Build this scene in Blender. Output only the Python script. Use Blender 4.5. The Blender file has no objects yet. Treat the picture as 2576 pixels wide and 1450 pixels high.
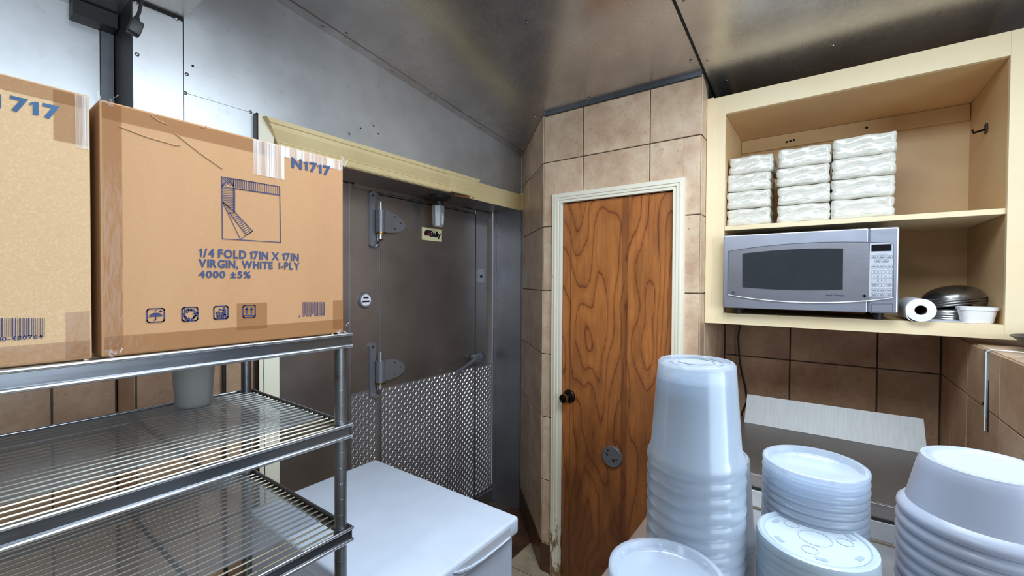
import bpy, bmesh, math, random
from mathutils import Vector, Matrix
random.seed(7)
C = bpy.context.scene.collection
PI = math.pi
# ------------------------------------------------------------------ camera
H = 1.6
FPX = 1075.56
_y, _p, _r = math.radians(35.988), math.radians(-0.8735), math.radians(0.2995)
F_ = Vector((math.cos(_y)*math.cos(_p), math.sin(_y)*math.cos(_p), math.sin(_p)))
R0 = Vector((math.sin(_y), -math.cos(_y), 0)); U0 = R0.cross(F_)
R_ = R0*math.cos(_r)+U0*math.sin(_r); U_ = -R0*math.sin(_r)+U0*math.cos(_r)
cam = bpy.data.objects.new('camera', bpy.data.cameras.new('camera')); C.objects.link(cam)
M = Matrix((R_, U_, -F_)).transposed().to_4x4(); M.translation = Vector((0, 0, H)); cam.matrix_world = M
cam.data.sensor_width = 36; cam.data.lens = 36*FPX/2576; cam.data.clip_start = 0.02
bpy.context.scene.camera = cam
def Q(ax, val, px, py):
    """point of the survey plane ax=val seen at photo pixel (px,py)"""
    r = F_*FPX+R_*(px-1288)-U_*(py-725); i = 'xyz'.index(ax)
    t = (val-(H if ax == 'z' else 0))/r[i]; v = r*t; v.z += H; return v
# ------------------------------------------------------------------ world and light
W = bpy.data.worlds.new('world'); bpy.context.scene.world = W; W.use_nodes = True
W.node_tree.nodes['Background'].inputs[0].default_value = (.55, .6, .66, 1); W.node_tree.nodes['Background'].inputs[1].default_value = .35
vs = bpy.context.scene.view_settings
vs.view_transform = 'Standard'; vs.look = 'None'; vs.exposure = 0.3; vs.gamma = 1; vs.use_curve_mapping = False
def area(name, loc, rot, sx, sy, power, col):
    L = bpy.data.lights.new(name, 'AREA'); L.shape = 'RECTANGLE'; L.size = sx; L.size_y = sy; L.energy = power; L.color = col
    o = bpy.data.objects.new(name, L); C.objects.link(o); o.location = loc; o.rotation_euler = rot; return o
area('ceiling_lamp_light', (0.80, -0.03, 2.575), (0, 0, 0),   .95, 1.1, 34, (.77, .895, 1))
area('ceiling_lamp_light', (-1.5, 0.9, 2.70), (0, 0, 0), 1.2, .5, 28, (.86, .93, 1))
area('window_light', (-0.4, -2.30, 1.75), (math.radians(90), 0, 0), 2.4, 1.2, 72, (.72, .86, 1))
# ------------------------------------------------------------------ materials
def lin(c):
    return tuple([(x/255/12.92 if x/255 <= .04045 else ((x/255+.055)/1.055)**2.4) for x in c[:3]])+(1,)
class N:
    def __init__(s, name):
        s.m = bpy.data.materials.new(name); s.m.use_nodes = True; s.t = s.m.node_tree; s.b = s.t.nodes['Principled BSDF']; s.n = s.t.nodes; s.l = s.t.links
    def new(s, typ, **k):
        n = s.n.new(typ)
        for a, b in k.items():
            if isinstance(a, str) and hasattr(n, a): setattr(n, a, b)
        return n
    def put(s, node, **k):
        for a, v in k.items():
            a = a.replace('_', ' ')
            if isinstance(v, bpy.types.NodeSocket): s.l.new(v, node.inputs[a])
            else: node.inputs[a].default_value = v
        return node
    def coord(s, scale=(1, 1, 1), which='Object', rot=(0, 0, 0), off=None):
        t = s.n.new('ShaderNodeTexCoord'); m = s.n.new('ShaderNodeMapping'); m.inputs['Scale'].default_value = scale; m.inputs['Rotation'].default_value = rot
        s.l.new(t.outputs[which], m.inputs['Vector'])
        if off is not None: s.l.new(off, m.inputs['Location'])
        return m.outputs[0]
    def noise(s, vec, scale, detail=4, rough=.55, dist=0):
        n = s.n.new('ShaderNodeTexNoise'); s.l.new(vec, n.inputs['Vector']); n.inputs['Scale'].default_value = scale; n.inputs['Detail'].default_value = detail; n.inputs['Roughness'].default_value = rough; n.inputs['Distortion'].default_value = dist
        return n.outputs[0]
    def ramp(s, fac, stops, const=False):
        r = s.n.new('ShaderNodeValToRGB'); s.l.new(fac, r.inputs[0]); e = r.color_ramp.elements
        if const: r.color_ramp.interpolation = 'CONSTANT'
        while len(e) < len(stops): e.new(.5)
        for i, (p, c) in enumerate(stops): e[i].position = p; e[i].color = c if len(c) == 4 else lin(c)
        return r.outputs[0]
    def mix(s, fac, a, b, mode='MIX'):
        m = s.n.new('ShaderNodeMix'); m.data_type = 'RGBA'; m.blend_type = mode
        for i, v in ((0, fac), (6, a), (7, b)):
            if isinstance(v, bpy.types.NodeSocket): s.l.new(v, m.inputs[i])
            else: m.inputs[i].default_value = v
        return m.outputs[2]
    def math(s, op, a, b=0):
        m = s.n.new('ShaderNodeMath'); m.operation = op
        for i, v in ((0, a), (1, b)):
            if isinstance(v, bpy.types.NodeSocket): s.l.new(v, m.inputs[i])
            else: m.inputs[i].default_value = v
        return m.outputs[0]
    def bump(s, h, strength=.3, dist=.002):
        b = s.n.new('ShaderNodeBump'); b.inputs['Strength'].default_value = strength; b.inputs['Distance'].default_value = dist; s.l.new(h, b.inputs['Height']); s.l.new(b.outputs[0], s.b.inputs['Normal'])
    def fin(s, **k): s.put(s.b, **k); return s.m
BL = (0, 0, 0, 1); WH = (1, 1, 1, 1)
def plain(name, c, rough=.5, metal=0, var=.12, scale=12, spec=.5, bump=0):
    n = N(name); v = n.noise(n.coord(), scale, 5)
    d = tuple(x*(1-var) for x in c); l = tuple(min(255, x*(1+var*.6)) for x in c)
    col = n.ramp(v, [(.3, d), (.7, l)])
    if bump: n.bump(n.noise(n.coord(), scale*14, 3), bump, .001)
    return n.fin(Base_Color=col, Roughness=rough, Metallic=metal, Specular_IOR_Level=spec)
def steel(name, c=(150, 148, 146), rough=.3, brush=(1, 1, 60), var=.1, dirt=.15, metal=.92, bmp=.03):
    n = N(name)
    br = n.noise(n.coord(brush), 14, 3)
    cl = n.noise(n.coord(), 2.2, 5, .6)
    sp = n.noise(n.coord(), 26, 6, .7)
    col = n.mix(n.ramp(cl, [(.35, BL), (.7, WH)]), lin(tuple(x*(1-var) for x in c)), lin(tuple(min(255, x*(1+var*.5)) for x in c)))
    col = n.mix(n.math('MULTIPLY', n.ramp(sp, [(.58, BL), (.72, WH)]), dirt), col, lin((95, 85, 72)))
    ro = n.math('ADD', n.math('MULTIPLY', cl, .22), n.math('ADD', n.math('MULTIPLY', br, .12), rough-.17))
    
    if bmp: n.bump(br, bmp, .0004)
    return n.fin(Base_Color=col, Roughness=ro, Metallic=metal)
M_wallsteel = steel('brushed_steel_wall', (214, 215, 216), .42, (60, 60, 1), metal=.74)
M_doorsteel = steel('brushed_steel_door', (160, 152, 147), .34, (60, 60, 1), metal=.85)
M_ceilsteel = steel('brushed_steel_ceiling', (198, 195, 193), .26, (3, 5, 3), .12, metal=.86, bmp=0)
M_jamb = steel('brushed_steel_jamb', (178, 179, 186), .34, (60, 60, 1), metal=.8)
M_tread = steel('tread_plate_base', (150, 143, 143), .42, (1, 1, 1), metal=.6)
M_lug = steel('tread_plate_lug', (214, 211, 212), .34, (1, 1, 1), metal=.7)
M_table = steel('worktable_steel', (200, 200, 202), .30, (1, 50, 1), metal=.85)
M_lidst = steel('satin_lid_steel', (150, 149, 147), .55, (1, 30, 1), metal=.9, bmp=0)
M_post = steel('mottled_rack_post', (132, 133, 134), .38, (8, 8, 3), .35, .75)
M_chrome = steel('chrome_rack', (205, 208, 212), .20, (30, 1, 30), .08, .5)
M_rackdark = steel('worn_rack_channel', (128, 130, 134), .24, (1, 1, 20), .12, .3, bmp=.01)
M_wire = steel('tarnished_wire', (216, 205, 180), .30, (1, 1, 1), .2, .8)
M_cast = steel('cast_zinc', (132, 132, 138), .34, (1, 1, 1), metal=.45)
M_bowl = steel('dark_spun_steel', (150, 147, 144), .26, (1, 1, 40), metal=.95)
M_mw = steel('microwave_silver', (182, 186, 200), .36, (1, 1, 40), .04, .02)
M_mw2 = steel('microwave_silver_door', (150, 150, 158), .40, (1, 1, 40), .04, .02)
M_flash = steel('blue_grey_trim', (132, 140, 152), .4, (1, 1, 1))
M_black = plain('black_rubber', (26, 25, 25), .5)
M_dark = plain('dark_gap', (16, 15, 14), .7)
M_plugshade = plain('dark_plug_column_shade', (40, 38, 36), .5)  # dark plug colour, also used as painted shade at column and soffit
M_blackpan = plain('black_seasoned_pan', (22, 22, 24), .35)
M_brass = plain('aged_brass', (150, 120, 70), .3, 1)
M_darkbrass = plain('dark_aged_brass', (46, 40, 34), .35, .9)
M_white = plain('white_enamel', (214, 224, 240), .28, 0, .02)
M_whitepl = plain('white_plastic', (236, 234, 234), .35, 0, .03)
M_paper = plain('white_paper', (240, 242, 246), .8, 0, .03)
M_core = plain('brown_cardboard_core', (70, 50, 38), .8)
M_badge = plain('cream_badge', (228, 220, 170), .4, 0, .03)
M_badgeink = plain('navy_badge_ink', (22, 20, 48), .4)
M_red = plain('red_ink', (170, 30, 40), .4)
M_ink = plain('blue_grey_ink', (52, 64, 100), .7, 0, .08)
M_ink2 = plain('navy_ink', (46, 50, 92), .7, 0, .1)
M_ink3 = plain('steel_blue_ink', (50, 86, 122), .7, 0, .1)
M_glassdark = plain('dark_window_glass', (46, 50, 54), .14, 0, .06, spec=.6)
M_display = plain('black_display', (14, 14, 18), .2)
M_btn = plain('button_grey', (196, 198, 206), .4, 0, .02)
M_line = plain('dark_print_line', (70, 74, 90), .5)
M_mwpanel = plain('keypad_grey', (192, 194, 202), .4, 0, .03)
M_grout = plain('grout', (112, 98, 82), .9)
M_groutd = plain('dark_grout', (94, 80, 68), .9)
M_roomwall = plain('painted_room_wall', (124, 120, 116), .6)
M_base = plain('brown_base_tile', (92, 60, 42), .35, 0, .3, 8)
M_rust = plain('rusty_wood', (150, 100, 58), .7, 0, .3)
M_screw = plain('screw_metal', (150, 148, 144), .35, 1)
M_hole = plain('hole_black', (12, 11, 11), .8)
def tilemat(name, cols, rough=.35):
    n = N(name); oi = n.n.new('ShaderNodeObjectInfo')
    mul = n.math('MULTIPLY', oi.outputs['Random'], 31.7)
    cmb = n.n.new('ShaderNodeCombineXYZ'); [n.l.new(mul, cmb.inputs[i]) for i in range(3)]
    co = n.coord(off=cmb.outputs[0])
    a = n.noise(co, 6.5, 6, .62); b = n.noise(co, 70, 4, .7); c = n.noise(co, 23, 5, .6, .5)
    col = n.ramp(a, [(.28, cols[0]), (.5, cols[1]), (.72, cols[2])])
    col = n.mix(n.math('MULTIPLY', n.ramp(c, [(.5, BL), (.66, WH)]), .4), col, lin(cols[3]))
    col = n.mix(n.math('MULTIPLY', n.ramp(b, [(.60, BL), (.70, WH)]), .55), col, lin(cols[4]))
    hv = n.math('ADD', n.math('MULTIPLY', oi.outputs['Random'], .16), .92)
    cb = n.n.new('ShaderNodeCombineColor'); [n.l.new(hv, cb.inputs[i]) for i in range(3)]
    col = n.mix(1.0, col, cb.outputs[0], 'MULTIPLY')
    n.bump(n.mix(.5, b, c), .25, .002)
    return n.fin(Base_Color=col, Roughness=rough)
M_tile = tilemat('beige_stone_tile', [(186, 150, 122), (212, 182, 152), (228, 206, 176), (194, 152, 128), (134, 96, 74)], .40)
M_tilewall = tilemat('brown_stone_tile', [(166, 130, 102), (188, 154, 124), (204, 172, 142), (172, 128, 98), (116, 80, 60)], .40)
M_floortile = tilemat('beige_floor_tile', [(160, 138, 112), (184, 164, 136), (200, 184, 158), (150, 126, 100), (120, 98, 76)], .4)
def creammat(name, c, c2):
    n = N(name); a = n.noise(n.coord(), 3, 5, .6); b = n.noise(n.coord((1, 1, .35)), 18, 7, .72)
    col = n.mix(n.ramp(a, [(.3, BL), (.7, WH)]), lin(c), lin(c2))
    col = n.mix(n.math('MULTIPLY', n.ramp(b, [(.64, BL), (.72, WH)]), .35), col, lin((150, 110, 66)))
    return n.fin(Base_Color=col, Roughness=.42)
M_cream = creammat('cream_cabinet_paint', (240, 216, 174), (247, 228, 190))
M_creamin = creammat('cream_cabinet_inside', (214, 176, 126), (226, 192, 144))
M_casing = creammat('ivory_casing_paint', (234, 226, 202), (242, 235, 214))
M_mould = creammat('yellowed_moulding_paint', (214, 190, 140), (230, 208, 158))
def chippedmat():
    n = N('chipped_ivory_paint'); b = n.noise(n.coord((1, 1, .5)), 24, 8, .75)
    t = n.n.new('ShaderNodeTexCoord'); s = n.n.new('ShaderNodeSeparateXYZ'); n.l.new(t.outputs['Object'], s.inputs[0])
    low = n.math('MULTIPLY', n.math('SUBTRACT', .55, s.outputs[2]), .32)
    f = n.math('ADD', b, n.math('MAXIMUM', low, -.02))
    col = n.mix(n.ramp(f, [(.63, BL), (.68, WH)]), lin((238, 230, 210)), lin((150, 120, 84)))
    return n.fin(Base_Color=col, Roughness=.45)
M_chip = chippedmat()
def woodmat():
    n = N('varnished_veneer_door')
    t = n.n.new('ShaderNodeTexCoord'); s = n.n.new('ShaderNodeSeparateXYZ'); n.l.new(t.outputs['Object'], s.inputs[0])
    seam = n.math('GREATER_THAN', s.outputs[1], .779)
    cmb = n.n.new('ShaderNodeCombineXYZ'); n.l.new(n.math('MULTIPLY', s.outputs[1], 4.2), cmb.inputs[0]); n.l.new(n.math('MULTIPLY', s.outputs[2], 1.1), cmb.inputs[1]); n.l.new(n.math('MULTIPLY', seam, 5.3), cmb.inputs[2])
    big = n.n.new('ShaderNodeTexNoise'); n.l.new(cmb.outputs[0], big.inputs['Vector']); big.inputs['Scale'].default_value = 1.0; big.inputs['Detail'].default_value = 2.2; big.inputs['Roughness'].default_value = .42
    fine = n.noise(n.coord((1, 60, 2.2)), 3.2, 6, .7)
    band = n.math('FRACT', n.math('ADD', n.math('MULTIPLY', big.outputs[0], 13), n.math('MULTIPLY', fine, .28)))
    col = n.ramp(band, [(0, (164, 96, 46)), (.10, (182, 110, 54)), (.55, (196, 122, 62)), (.9, (184, 110, 54)), (.972, (104, 54, 28)), (1, (150, 84, 40))])
    col = n.mix(n.math('MULTIPLY', n.ramp(fine, [(.42, BL), (.62, WH)]), .35), col, lin((116, 62, 30)))
    stain = n.noise(n.coord((1, 2.4, .8)), 3.2, 6, .62)
    low = n.math('MULTIPLY', n.math('SUBTRACT', 1.35, s.outputs[2]), .42)
    col = n.mix(n.math('MULTIPLY', n.ramp(n.math('ADD', stain, n.math('MAXIMUM', low, 0)), [(.46, BL), (.95, WH)]), .8), col, lin((88, 48, 28)))
    d = n.math('ABSOLUTE', n.math('SUBTRACT', s.outputs[1], .779))
    w = n.math('ADD', .006, n.math('MULTIPLY', n.noise(n.coord((1, 1, 3)), 3, 3), .022))
    col = n.mix(n.math('MULTIPLY', n.math('LESS_THAN', d, w), .45), col, lin((74, 36, 26)))
    d2 = n.math('ABSOLUTE', n.math('SUBTRACT', s.outputs[1], 1.075))
    col = n.mix(n.math('MULTIPLY', n.math('LESS_THAN', d2, .003), .5), col, lin((74, 36, 26)))
    return n.fin(Base_Color=col, Roughness=.36)
M_wood = woodmat()
def cardmat(name, c, c2, fl=(176, 150, 116)):
    n = N(name); a = n.noise(n.coord((1, 1, .3)), 2.4, 5, .6); f = n.noise(n.coord((1, 1, 1)), 260, 4, .8); g = n.noise(n.coord((22, 22, .6)), 3, 2)
    col = n.mix(n.ramp(a, [(.3, BL), (.7, WH)]), lin(c), lin(c2))
    col = n.mix(n.math('MULTIPLY', n.ramp(f, [(.5, BL), (.66, WH)]), .3), col, lin(fl))
    col = n.mix(n.math('MULTIPLY', n.ramp(f, [(.30, WH), (.40, BL)]), .22), col, lin((122, 84, 50)))
    n.bump(g, .25, .0015)
    return n.fin(Base_Color=col, Roughness=.72)
M_card = cardmat('tan_cardboard', (168, 122, 82), (184, 138, 94))
M_card2 = cardmat('pale_cardboard', (186, 150, 108), (196, 160, 120), (220, 194, 160))
def tapemat(name, c, alpha, gl=.15, streak=False):
    n = N(name)
    a = alpha
    if streak:
        st = n.noise(n.coord((90, 1, 1.5)), 1.6, 4, .7)
        a = n.math('MULTIPLY', n.ramp(st, [(.42, (.25, .25, .25, 1)), (.60, WH)]), alpha)
    n.bump(n.noise(n.coord((3, 1, 1)), 30, 4), .5, .001)
    return n.fin(Base_Color=lin(c), Roughness=gl, Alpha=a)
M_tape = tapemat('brown_packing_tape', (150, 98, 54), .38)
M_cleartape = tapemat('wrinkled_clear_tape', (232, 226, 220), .75, .2, True)
def plasticmat(name, c, transp, rough=.25, trl=.5, gl=1.0):
    n = N(name); o = n.n['Material Output']
    d = n.n.new('ShaderNodeBsdfDiffuse'); d.inputs[0].default_value = lin(c)
    t = n.n.new('ShaderNodeBsdfTranslucent'); t.inputs[0].default_value = lin(c)
    g = n.n.new('ShaderNodeBsdfGlossy'); g.inputs[1].default_value = rough; g.inputs[0].default_value = (1, 1, 1, 1)
    tr = n.n.new('ShaderNodeBsdfTransparent'); tr.inputs[0].default_value = (.93, .96, 1, 1)
    fr = n.n.new('ShaderNodeFresnel'); fr.inputs[0].default_value = 1.45
    def mx(f, a, b):
        m = n.n.new('ShaderNodeMixShader')
        if isinstance(f, float): m.inputs[0].default_value = f
        else: n.l.new(f, m.inputs[0])
        n.l.new(a, m.inputs[1]); n.l.new(b, m.inputs[2]); return m.outputs[0]
    s = mx(trl, d.outputs[0], t.outputs[0]); s = mx(transp, s, tr.outputs[0]); s = mx(n.math('MULTIPLY', fr.outputs[0], gl), s, g.outputs[0])
    n.l.new(s, o.inputs['Surface']); n.n.remove(n.b); return n.m
M_deli = plasticmat('frosted_container_plastic', (236, 243, 250), .66, .2, .6, .6)
M_delil = plasticmat('frosted_lid_plastic', (234, 241, 250), .62, .2, .55, .6)
M_opq = plasticmat('milky_lid_plastic', (200, 214, 224), .12, .3, .35)
M_opqd = plain('milky_lid_disc', (168, 177, 186), .5, 0, .01)
M_emb = plain('embossed_mark', (140, 154, 166), .5, 0, .02)
M_bowlpl = plasticmat('frosted_bowl_plastic', (208, 214, 230), .10, .3, .45)
M_mat = plasticmat('translucent_shelf_mat', (196, 198, 202), .84, .3, .5, .2)
M_jar = plasticmat('smoky_lamp_globe', (190, 190, 188), .45, .2, .4)
M_back = plasticmat('frosted_grey_plastic', (190, 186, 178), .35, .4, .4)
def filmmat():
    n = N('napkins_under_glossy_film')
    a = n.noise(n.coord((1, 1, 3.2), rot=(.7, 0, 0)), 16, 3, .5, 1.6); b = n.noise(n.coord((1, 1.4, 2.2), rot=(-.5, 0, .3)), 34, 3, .6, .8)
    n.bump(n.mix(.3, a, b), .8, .007)
    col = n.ramp(a, [(.3, (212, 206, 190)), (.7, (232, 228, 218))])
    m = n.fin(Base_Color=col, Roughness=.55, Coat_Weight=.9, Coat_Roughness=.1)
    return m
M_film = filmmat()
# ------------------------------------------------------------------ mesh helpers
class MB:
    def __init__(s): s.b = bmesh.new()
    def box(s, x0, x1, y0, y1, z0, z1, bev=0, seg=2):
        if x0 > x1: x0, x1 = x1, x0
        if y0 > y1: y0, y1 = y1, y0
        if z0 > z1: z0, z1 = z1, z0
        r = bmesh.ops.create_cube(s.b, size=1)['verts']
        for v in r: v.co = Vector((x0+(v.co.x+.5)*(x1-x0), y0+(v.co.y+.5)*(y1-y0), z0+(v.co.z+.5)*(z1-z0)))
        if bev:
            es = set(e for v in r for e in v.link_edges); bmesh.ops.bevel(s.b, geom=list(es), offset=bev, segments=seg, affect='EDGES', profile=.5)
        return s
    def tube(s, pts, r, n=10, cap=True, taper=None):
        pts = [Vector(p) for p in pts]; rings = []
        for i, p in enumerate(pts):
            d = (pts[min(i+1, len(pts)-1)]-pts[max(i-1, 0)]).normalized()
            up = Vector((0, 0, 1)) if abs(d.z) < .9 else Vector((1, 0, 0))
            a = d.cross(up).normalized(); b = d.cross(a)
            rr = r if not taper else taper[i]
            rings.append([s.b.verts.new(p+a*rr*math.cos(2*PI*k/n)+b*rr*math.sin(2*PI*k/n)) for k in range(n)])
        for A, B in zip(rings, rings[1:]):
            for k in range(n): s.b.faces.new((A[k], A[(k+1) % n], B[(k+1) % n], B[k]))
        if cap: s.b.faces.new(rings[0][::-1]); s.b.faces.new(rings[-1])
        return s
    def lathe(s, prof, c=(0, 0, 0), n=48, mat=None, close=False):
        """prof list of (r,z); rotated round local z at c; mat optional 3x3"""
        c = Vector(c); rings = []
        for (r, z) in prof:
            if r < 1e-6: rings.append([s.b.verts.new(c+((mat @ Vector((0, 0, z))) if mat else Vector((0, 0, z))))]); continue
            rg = []
            for k in range(n):
                v = Vector((r*math.cos(2*PI*k/n), r*math.sin(2*PI*k/n), z))
                rg.append(s.b.verts.new(c+((mat @ v) if mat else v)))
            rings.append(rg)
        pr = list(zip(rings, rings[1:]))
        if close: pr.append((rings[-1], rings[0]))
        for A, B in pr:
            for k in range(n):
                a0, a1 = A[k % len(A)], A[(k+1) % len(A)]; b0, b1 = B[k % len(B)], B[(k+1) % len(B)]
                f = []
                for v in (a0, a1, b1, b0):
                    if v not in f: f.append(v)
                if len(f) > 2:
                    try: s.b.faces.new(f)
                    except ValueError: pass
        return s
    def prism(s, poly, axis, a, b):
        """poly: 2D points in the plane perpendicular to axis, swept a..b"""
        def P(u, v, w): return {'x': (w, u, v), 'y': (u, w, v), 'z': (u, v, w)}[axis]
        A = [s.b.verts.new(P(u, v, a)) for u, v in poly]; B = [s.b.verts.new(P(u, v, b)) for u, v in poly]
        n = len(poly)
        for k in range(n): s.b.faces.new((A[k], A[(k+1) % n], B[(k+1) % n], B[k]))
        s.b.faces.new(A[::-1]); s.b.faces.new(B); return s
    def quad(s, *p):
        s.b.faces.new([s.b.verts.new(q) for q in p]); return s
    def build(s, name, m, parent=None, smooth=False, label=None, **k):
        bmesh.ops.recalc_face_normals(s.b, faces=s.b.faces)
        me = bpy.data.meshes.new(name); s.b.to_mesh(me); s.b.free()
        me.materials.append(m)
        if smooth:
            for p in me.polygons: p.use_smooth = True
            try: me.set_sharp_from_angle(angle=math.radians(40))
            except Exception: pass
        return link(name, me, parent, label, **k)
def link(name, me, parent=None, label=None, **k):
    o = bpy.data.objects.new(name, me); C.objects.link(o)
    if parent is not None:
        o.parent = parent; o.matrix_parent_inverse = wm(parent).inverted()
    if label: o['label'] = label
    for a, b in k.items(): o[a] = b
    return o
def wm(o):
    m = Matrix.LocRotScale(o.location, o.rotation_euler, o.scale)
    if o.parent: m = wm(o.parent) @ o.matrix_parent_inverse @ m
    return m
def thing(name, label, cat, loc, group=None):
    o = bpy.data.objects.new(name, None); C.objects.link(o); o.location = loc; o.empty_display_size = .02
    o['label'] = label; o['category'] = cat
    if group: o['group'] = group
    return o
def tag(o, label, cat, group=None):
    o['label'] = label; o['category'] = cat
    if group: o['group'] = group
    return o
def struct(name, mb, m, label=None, smooth=False): return mb.build(name, m, None, smooth, label, kind='structure')
def copytree(o, parent=None):
    c = o.copy(); C.objects.link(c)
    if parent: c.parent = parent
    for ch in list(o.children): copytree(ch, c)
    return c
# flat print: polygons in a plane. ax='y': plane y=val seen from -y ; ax='x': plane x=val seen from -x ; points given as (horizontal world coordinate, z)
class Print:
    def __init__(s, ax, val): s.ax, s.val, s.b = ax, val, bmesh.new()
    def P(s, h, z): return (h, s.val, z) if s.ax == 'y' else (s.val, h, z)
    def px(s, x, y):
        v = Q(s.ax, s.val, x, y); return ((v.x if s.ax == 'y' else v.y), v.z)
    def poly(s, pts): s.b.faces.new([s.b.verts.new(s.P(*p)) for p in pts]); return s
    def line(s, a, b, w):
        a, b = Vector(a), Vector(b); d = (b-a)
        if d.length < 1e-6: return s
        n = Vector((-d.y, d.x)).normalized()*w/2; e = d.normalized()*w*.3
        return s.poly([a-e+n, b+e+n, b+e-n, a-e-n])
    def path(s, pts, w, close=False):
        for a, b in zip(pts, pts[1:]+(pts[:1] if close else [])): s.line(a, b, w)
        return s
    def disc(s, c, r, n=20, r2=None):
        r2 = r2 or r; return s.poly([(c[0]+r*math.cos(2*PI*k/n), c[1]+r2*math.sin(2*PI*k/n)) for k in range(n)])
    def ring(s, c, r, w, n=24): return s.path([(c[0]+r*math.cos(2*PI*k/n), c[1]+r*math.sin(2*PI*k/n)) for k in range(n)], w, True)
    def rrect(s, a, b, r, w, n=5):
        (x0, z0), (x1, z1) = (min(a[0], b[0]), min(a[1], b[1])), (max(a[0], b[0]), max(a[1], b[1])); pts = []
        for cx, cz, t in ((x1-r, z1-r, 0), (x0+r, z1-r, 90), (x0+r, z0+r, 180), (x1-r, z0+r, 270)):
            for k in range(n+1):
                q = math.radians(t+90*k/n); pts.append((cx+r*math.cos(q), cz+r*math.sin(q)))
        return s.path(pts, w, True)
    def text(s, txt, c0, c1, bold=.02, slant=0, spacing=1.05):
        """corners are plane coordinates: c0 = lower left, c1 = upper right of the ink; the upper left may be lifted by slant"""
        if '1' in txt and len(txt) > 0:
            tmp = []; pen = 0; last = ''; gap = .055*spacing**3
            for ch in txt:
                if ch == ' ': pen += .26; continue
                if ch == '1':
                    if tmp and last == '7': pen -= .09
                    last = '1'
                    w_ = .115+bold*1.6; x_ = pen+.10
                    tmp.append(([(x_, 0), (x_+w_, 0), (x_+w_, .685), (x_+w_*.35, .685), (pen, .56), (pen, .56-.09-bold), (x_, .56-.02)], [list(range(7))])); pen = x_+w_+gap; continue
                last = ch; sub = Print.glyph(ch, bold); x0 = min(p[0] for p in sub[0]); x1 = max(p[0] for p in sub[0])
                tmp.append(([(p[0]-x0+pen, p[1]) for p in sub[0]], sub[1])); pen += x1-x0+gap
            X0 = min(p[0] for t in tmp for p in t[0]); X1 = max(p[0] for t in tmp for p in t[0]); Y0, Y1 = (min(p[1] for t in tmp if len(t[0]) > 0 for p in t[0]), max(p[1] for t in tmp for p in t[0]))
            if ',' in txt: Y0 = 0
            if '/' in txt: Y0, Y1 = 0, .70
            for vs_, fs in tmp:
                vm = [s.b.verts.new(s.P(c0[0]+(p[0]-X0)/(X1-X0)*(c1[0]-c0[0]), c0[1]+(p[1]-Y0)/(Y1-Y0)*(c1[1]-c0[1]))) for p in vs_]
                for f in fs:
                    try: s.b.faces.new([vm[i] for i in f])
                    except ValueError: pass
            return s
        cu = bpy.data.curves.new('t', 'FONT'); cu.body = txt; cu.offset = bold; cu.space_character = spacing; cu.resolution_u = 4
        o = bpy.data.objects.new('t', cu); C.objects.link(o); dg = bpy.context.evaluated_depsgraph_get(); dg.update()
        me = bpy.data.meshes.new_from_object(o.evaluated_get(dg)); bpy.data.objects.remove(o)
        xs = [v.co.x for v in me.vertices]; ys = [v.co.y for v in me.vertices]
        if not xs: return s
        x0, x1, y0, y1 = min(xs), max(xs), min(ys), max(ys)
        vm = []
        for v in me.vertices:
            u = (v.co.x-x0)/(x1-x0); w = (v.co.y-y0)/(y1-y0)
            vm.append(s.b.verts.new(s.P(c0[0]+u*(c1[0]-c0[0])+slant*w, c0[1]+w*(c1[1]-c0[1]))))
        for p in me.polygons:
            try: s.b.faces.new([vm[i] for i in p.vertices])
            except ValueError: pass
        bpy.data.meshes.remove(me); return s
    _g = {}
    @staticmethod
    def glyph(ch, bold):
        k = (ch, bold)
        if k not in Print._g:
            cu = bpy.data.curves.new('t', 'FONT'); cu.body = ch; cu.offset = bold; cu.resolution_u = 3
            o = bpy.data.objects.new('t', cu); C.objects.link(o); dg = bpy.context.evaluated_depsgraph_get(); dg.update()
            me = bpy.data.meshes.new_from_object(o.evaluated_get(dg)); bpy.data.objects.remove(o)
            Print._g[k] = ([(v.co.x, v.co.y) for v in me.vertices], [list(p.vertices) for p in me.polygons]); bpy.data.meshes.remove(me)
        return Print._g[k]
    def build(s, name, m, parent, **k):
        me = bpy.data.meshes.new(name); s.b.to_mesh(me); s.b.free(); me.materials.append(m); return link(name, me, parent, **k)
def screw(p, d, parent, r=.006, m=None, name='screw'):
    """dome head at p facing direction d"""
    q = Vector((0, 0, 1)).rotation_difference(Vector(d)).to_matrix()
    return MB().lathe([(r, 0), (r*.9, r*.35), (r*.5, r*.6), (0, r*.68)], p, 10, q).build(name, m or M_screw, parent, True)
def tilegrid(parent, ax, val, hs, zs, mat, gap=.0035, t=.008, out=-1, skip=None, name='tile', bev=.0015):
    """tiles on plane ax=val; hs, zs sorted edges; tile face stands on val, body goes to the other side"""
    for i in range(len(hs)-1):
        for j in range(len(zs)-1):
            h0, h1, z0, z1 = hs[i]+gap/2, hs[i+1]-gap/2, zs[j]+gap/2, zs[j+1]-gap/2
            rects = skip(h0, h1, z0, z1) if skip else [(h0, h1, z0, z1)]
            for (a, b, c, d) in rects:
                if b-a < .004 or d-c < .004: continue
                j_ = random.uniform(-.0006, .0006); v0 = val+j_
                m = MB()
                if ax == 'x': m.box(v0, v0-out*t, a, b, c, d, bev, 1)
                else: m.box(a, b, v0, v0-out*t, c, d, bev, 1)
                m.build(name, mat, parent)
# ================================================================== SETTING
YW, YD, XP, XC, XW = 1.687, 1.961, 2.0, 2.1, 2.6
def ceilz(x): return 2.469+.12*(2.417-max(x, -.1))
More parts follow.
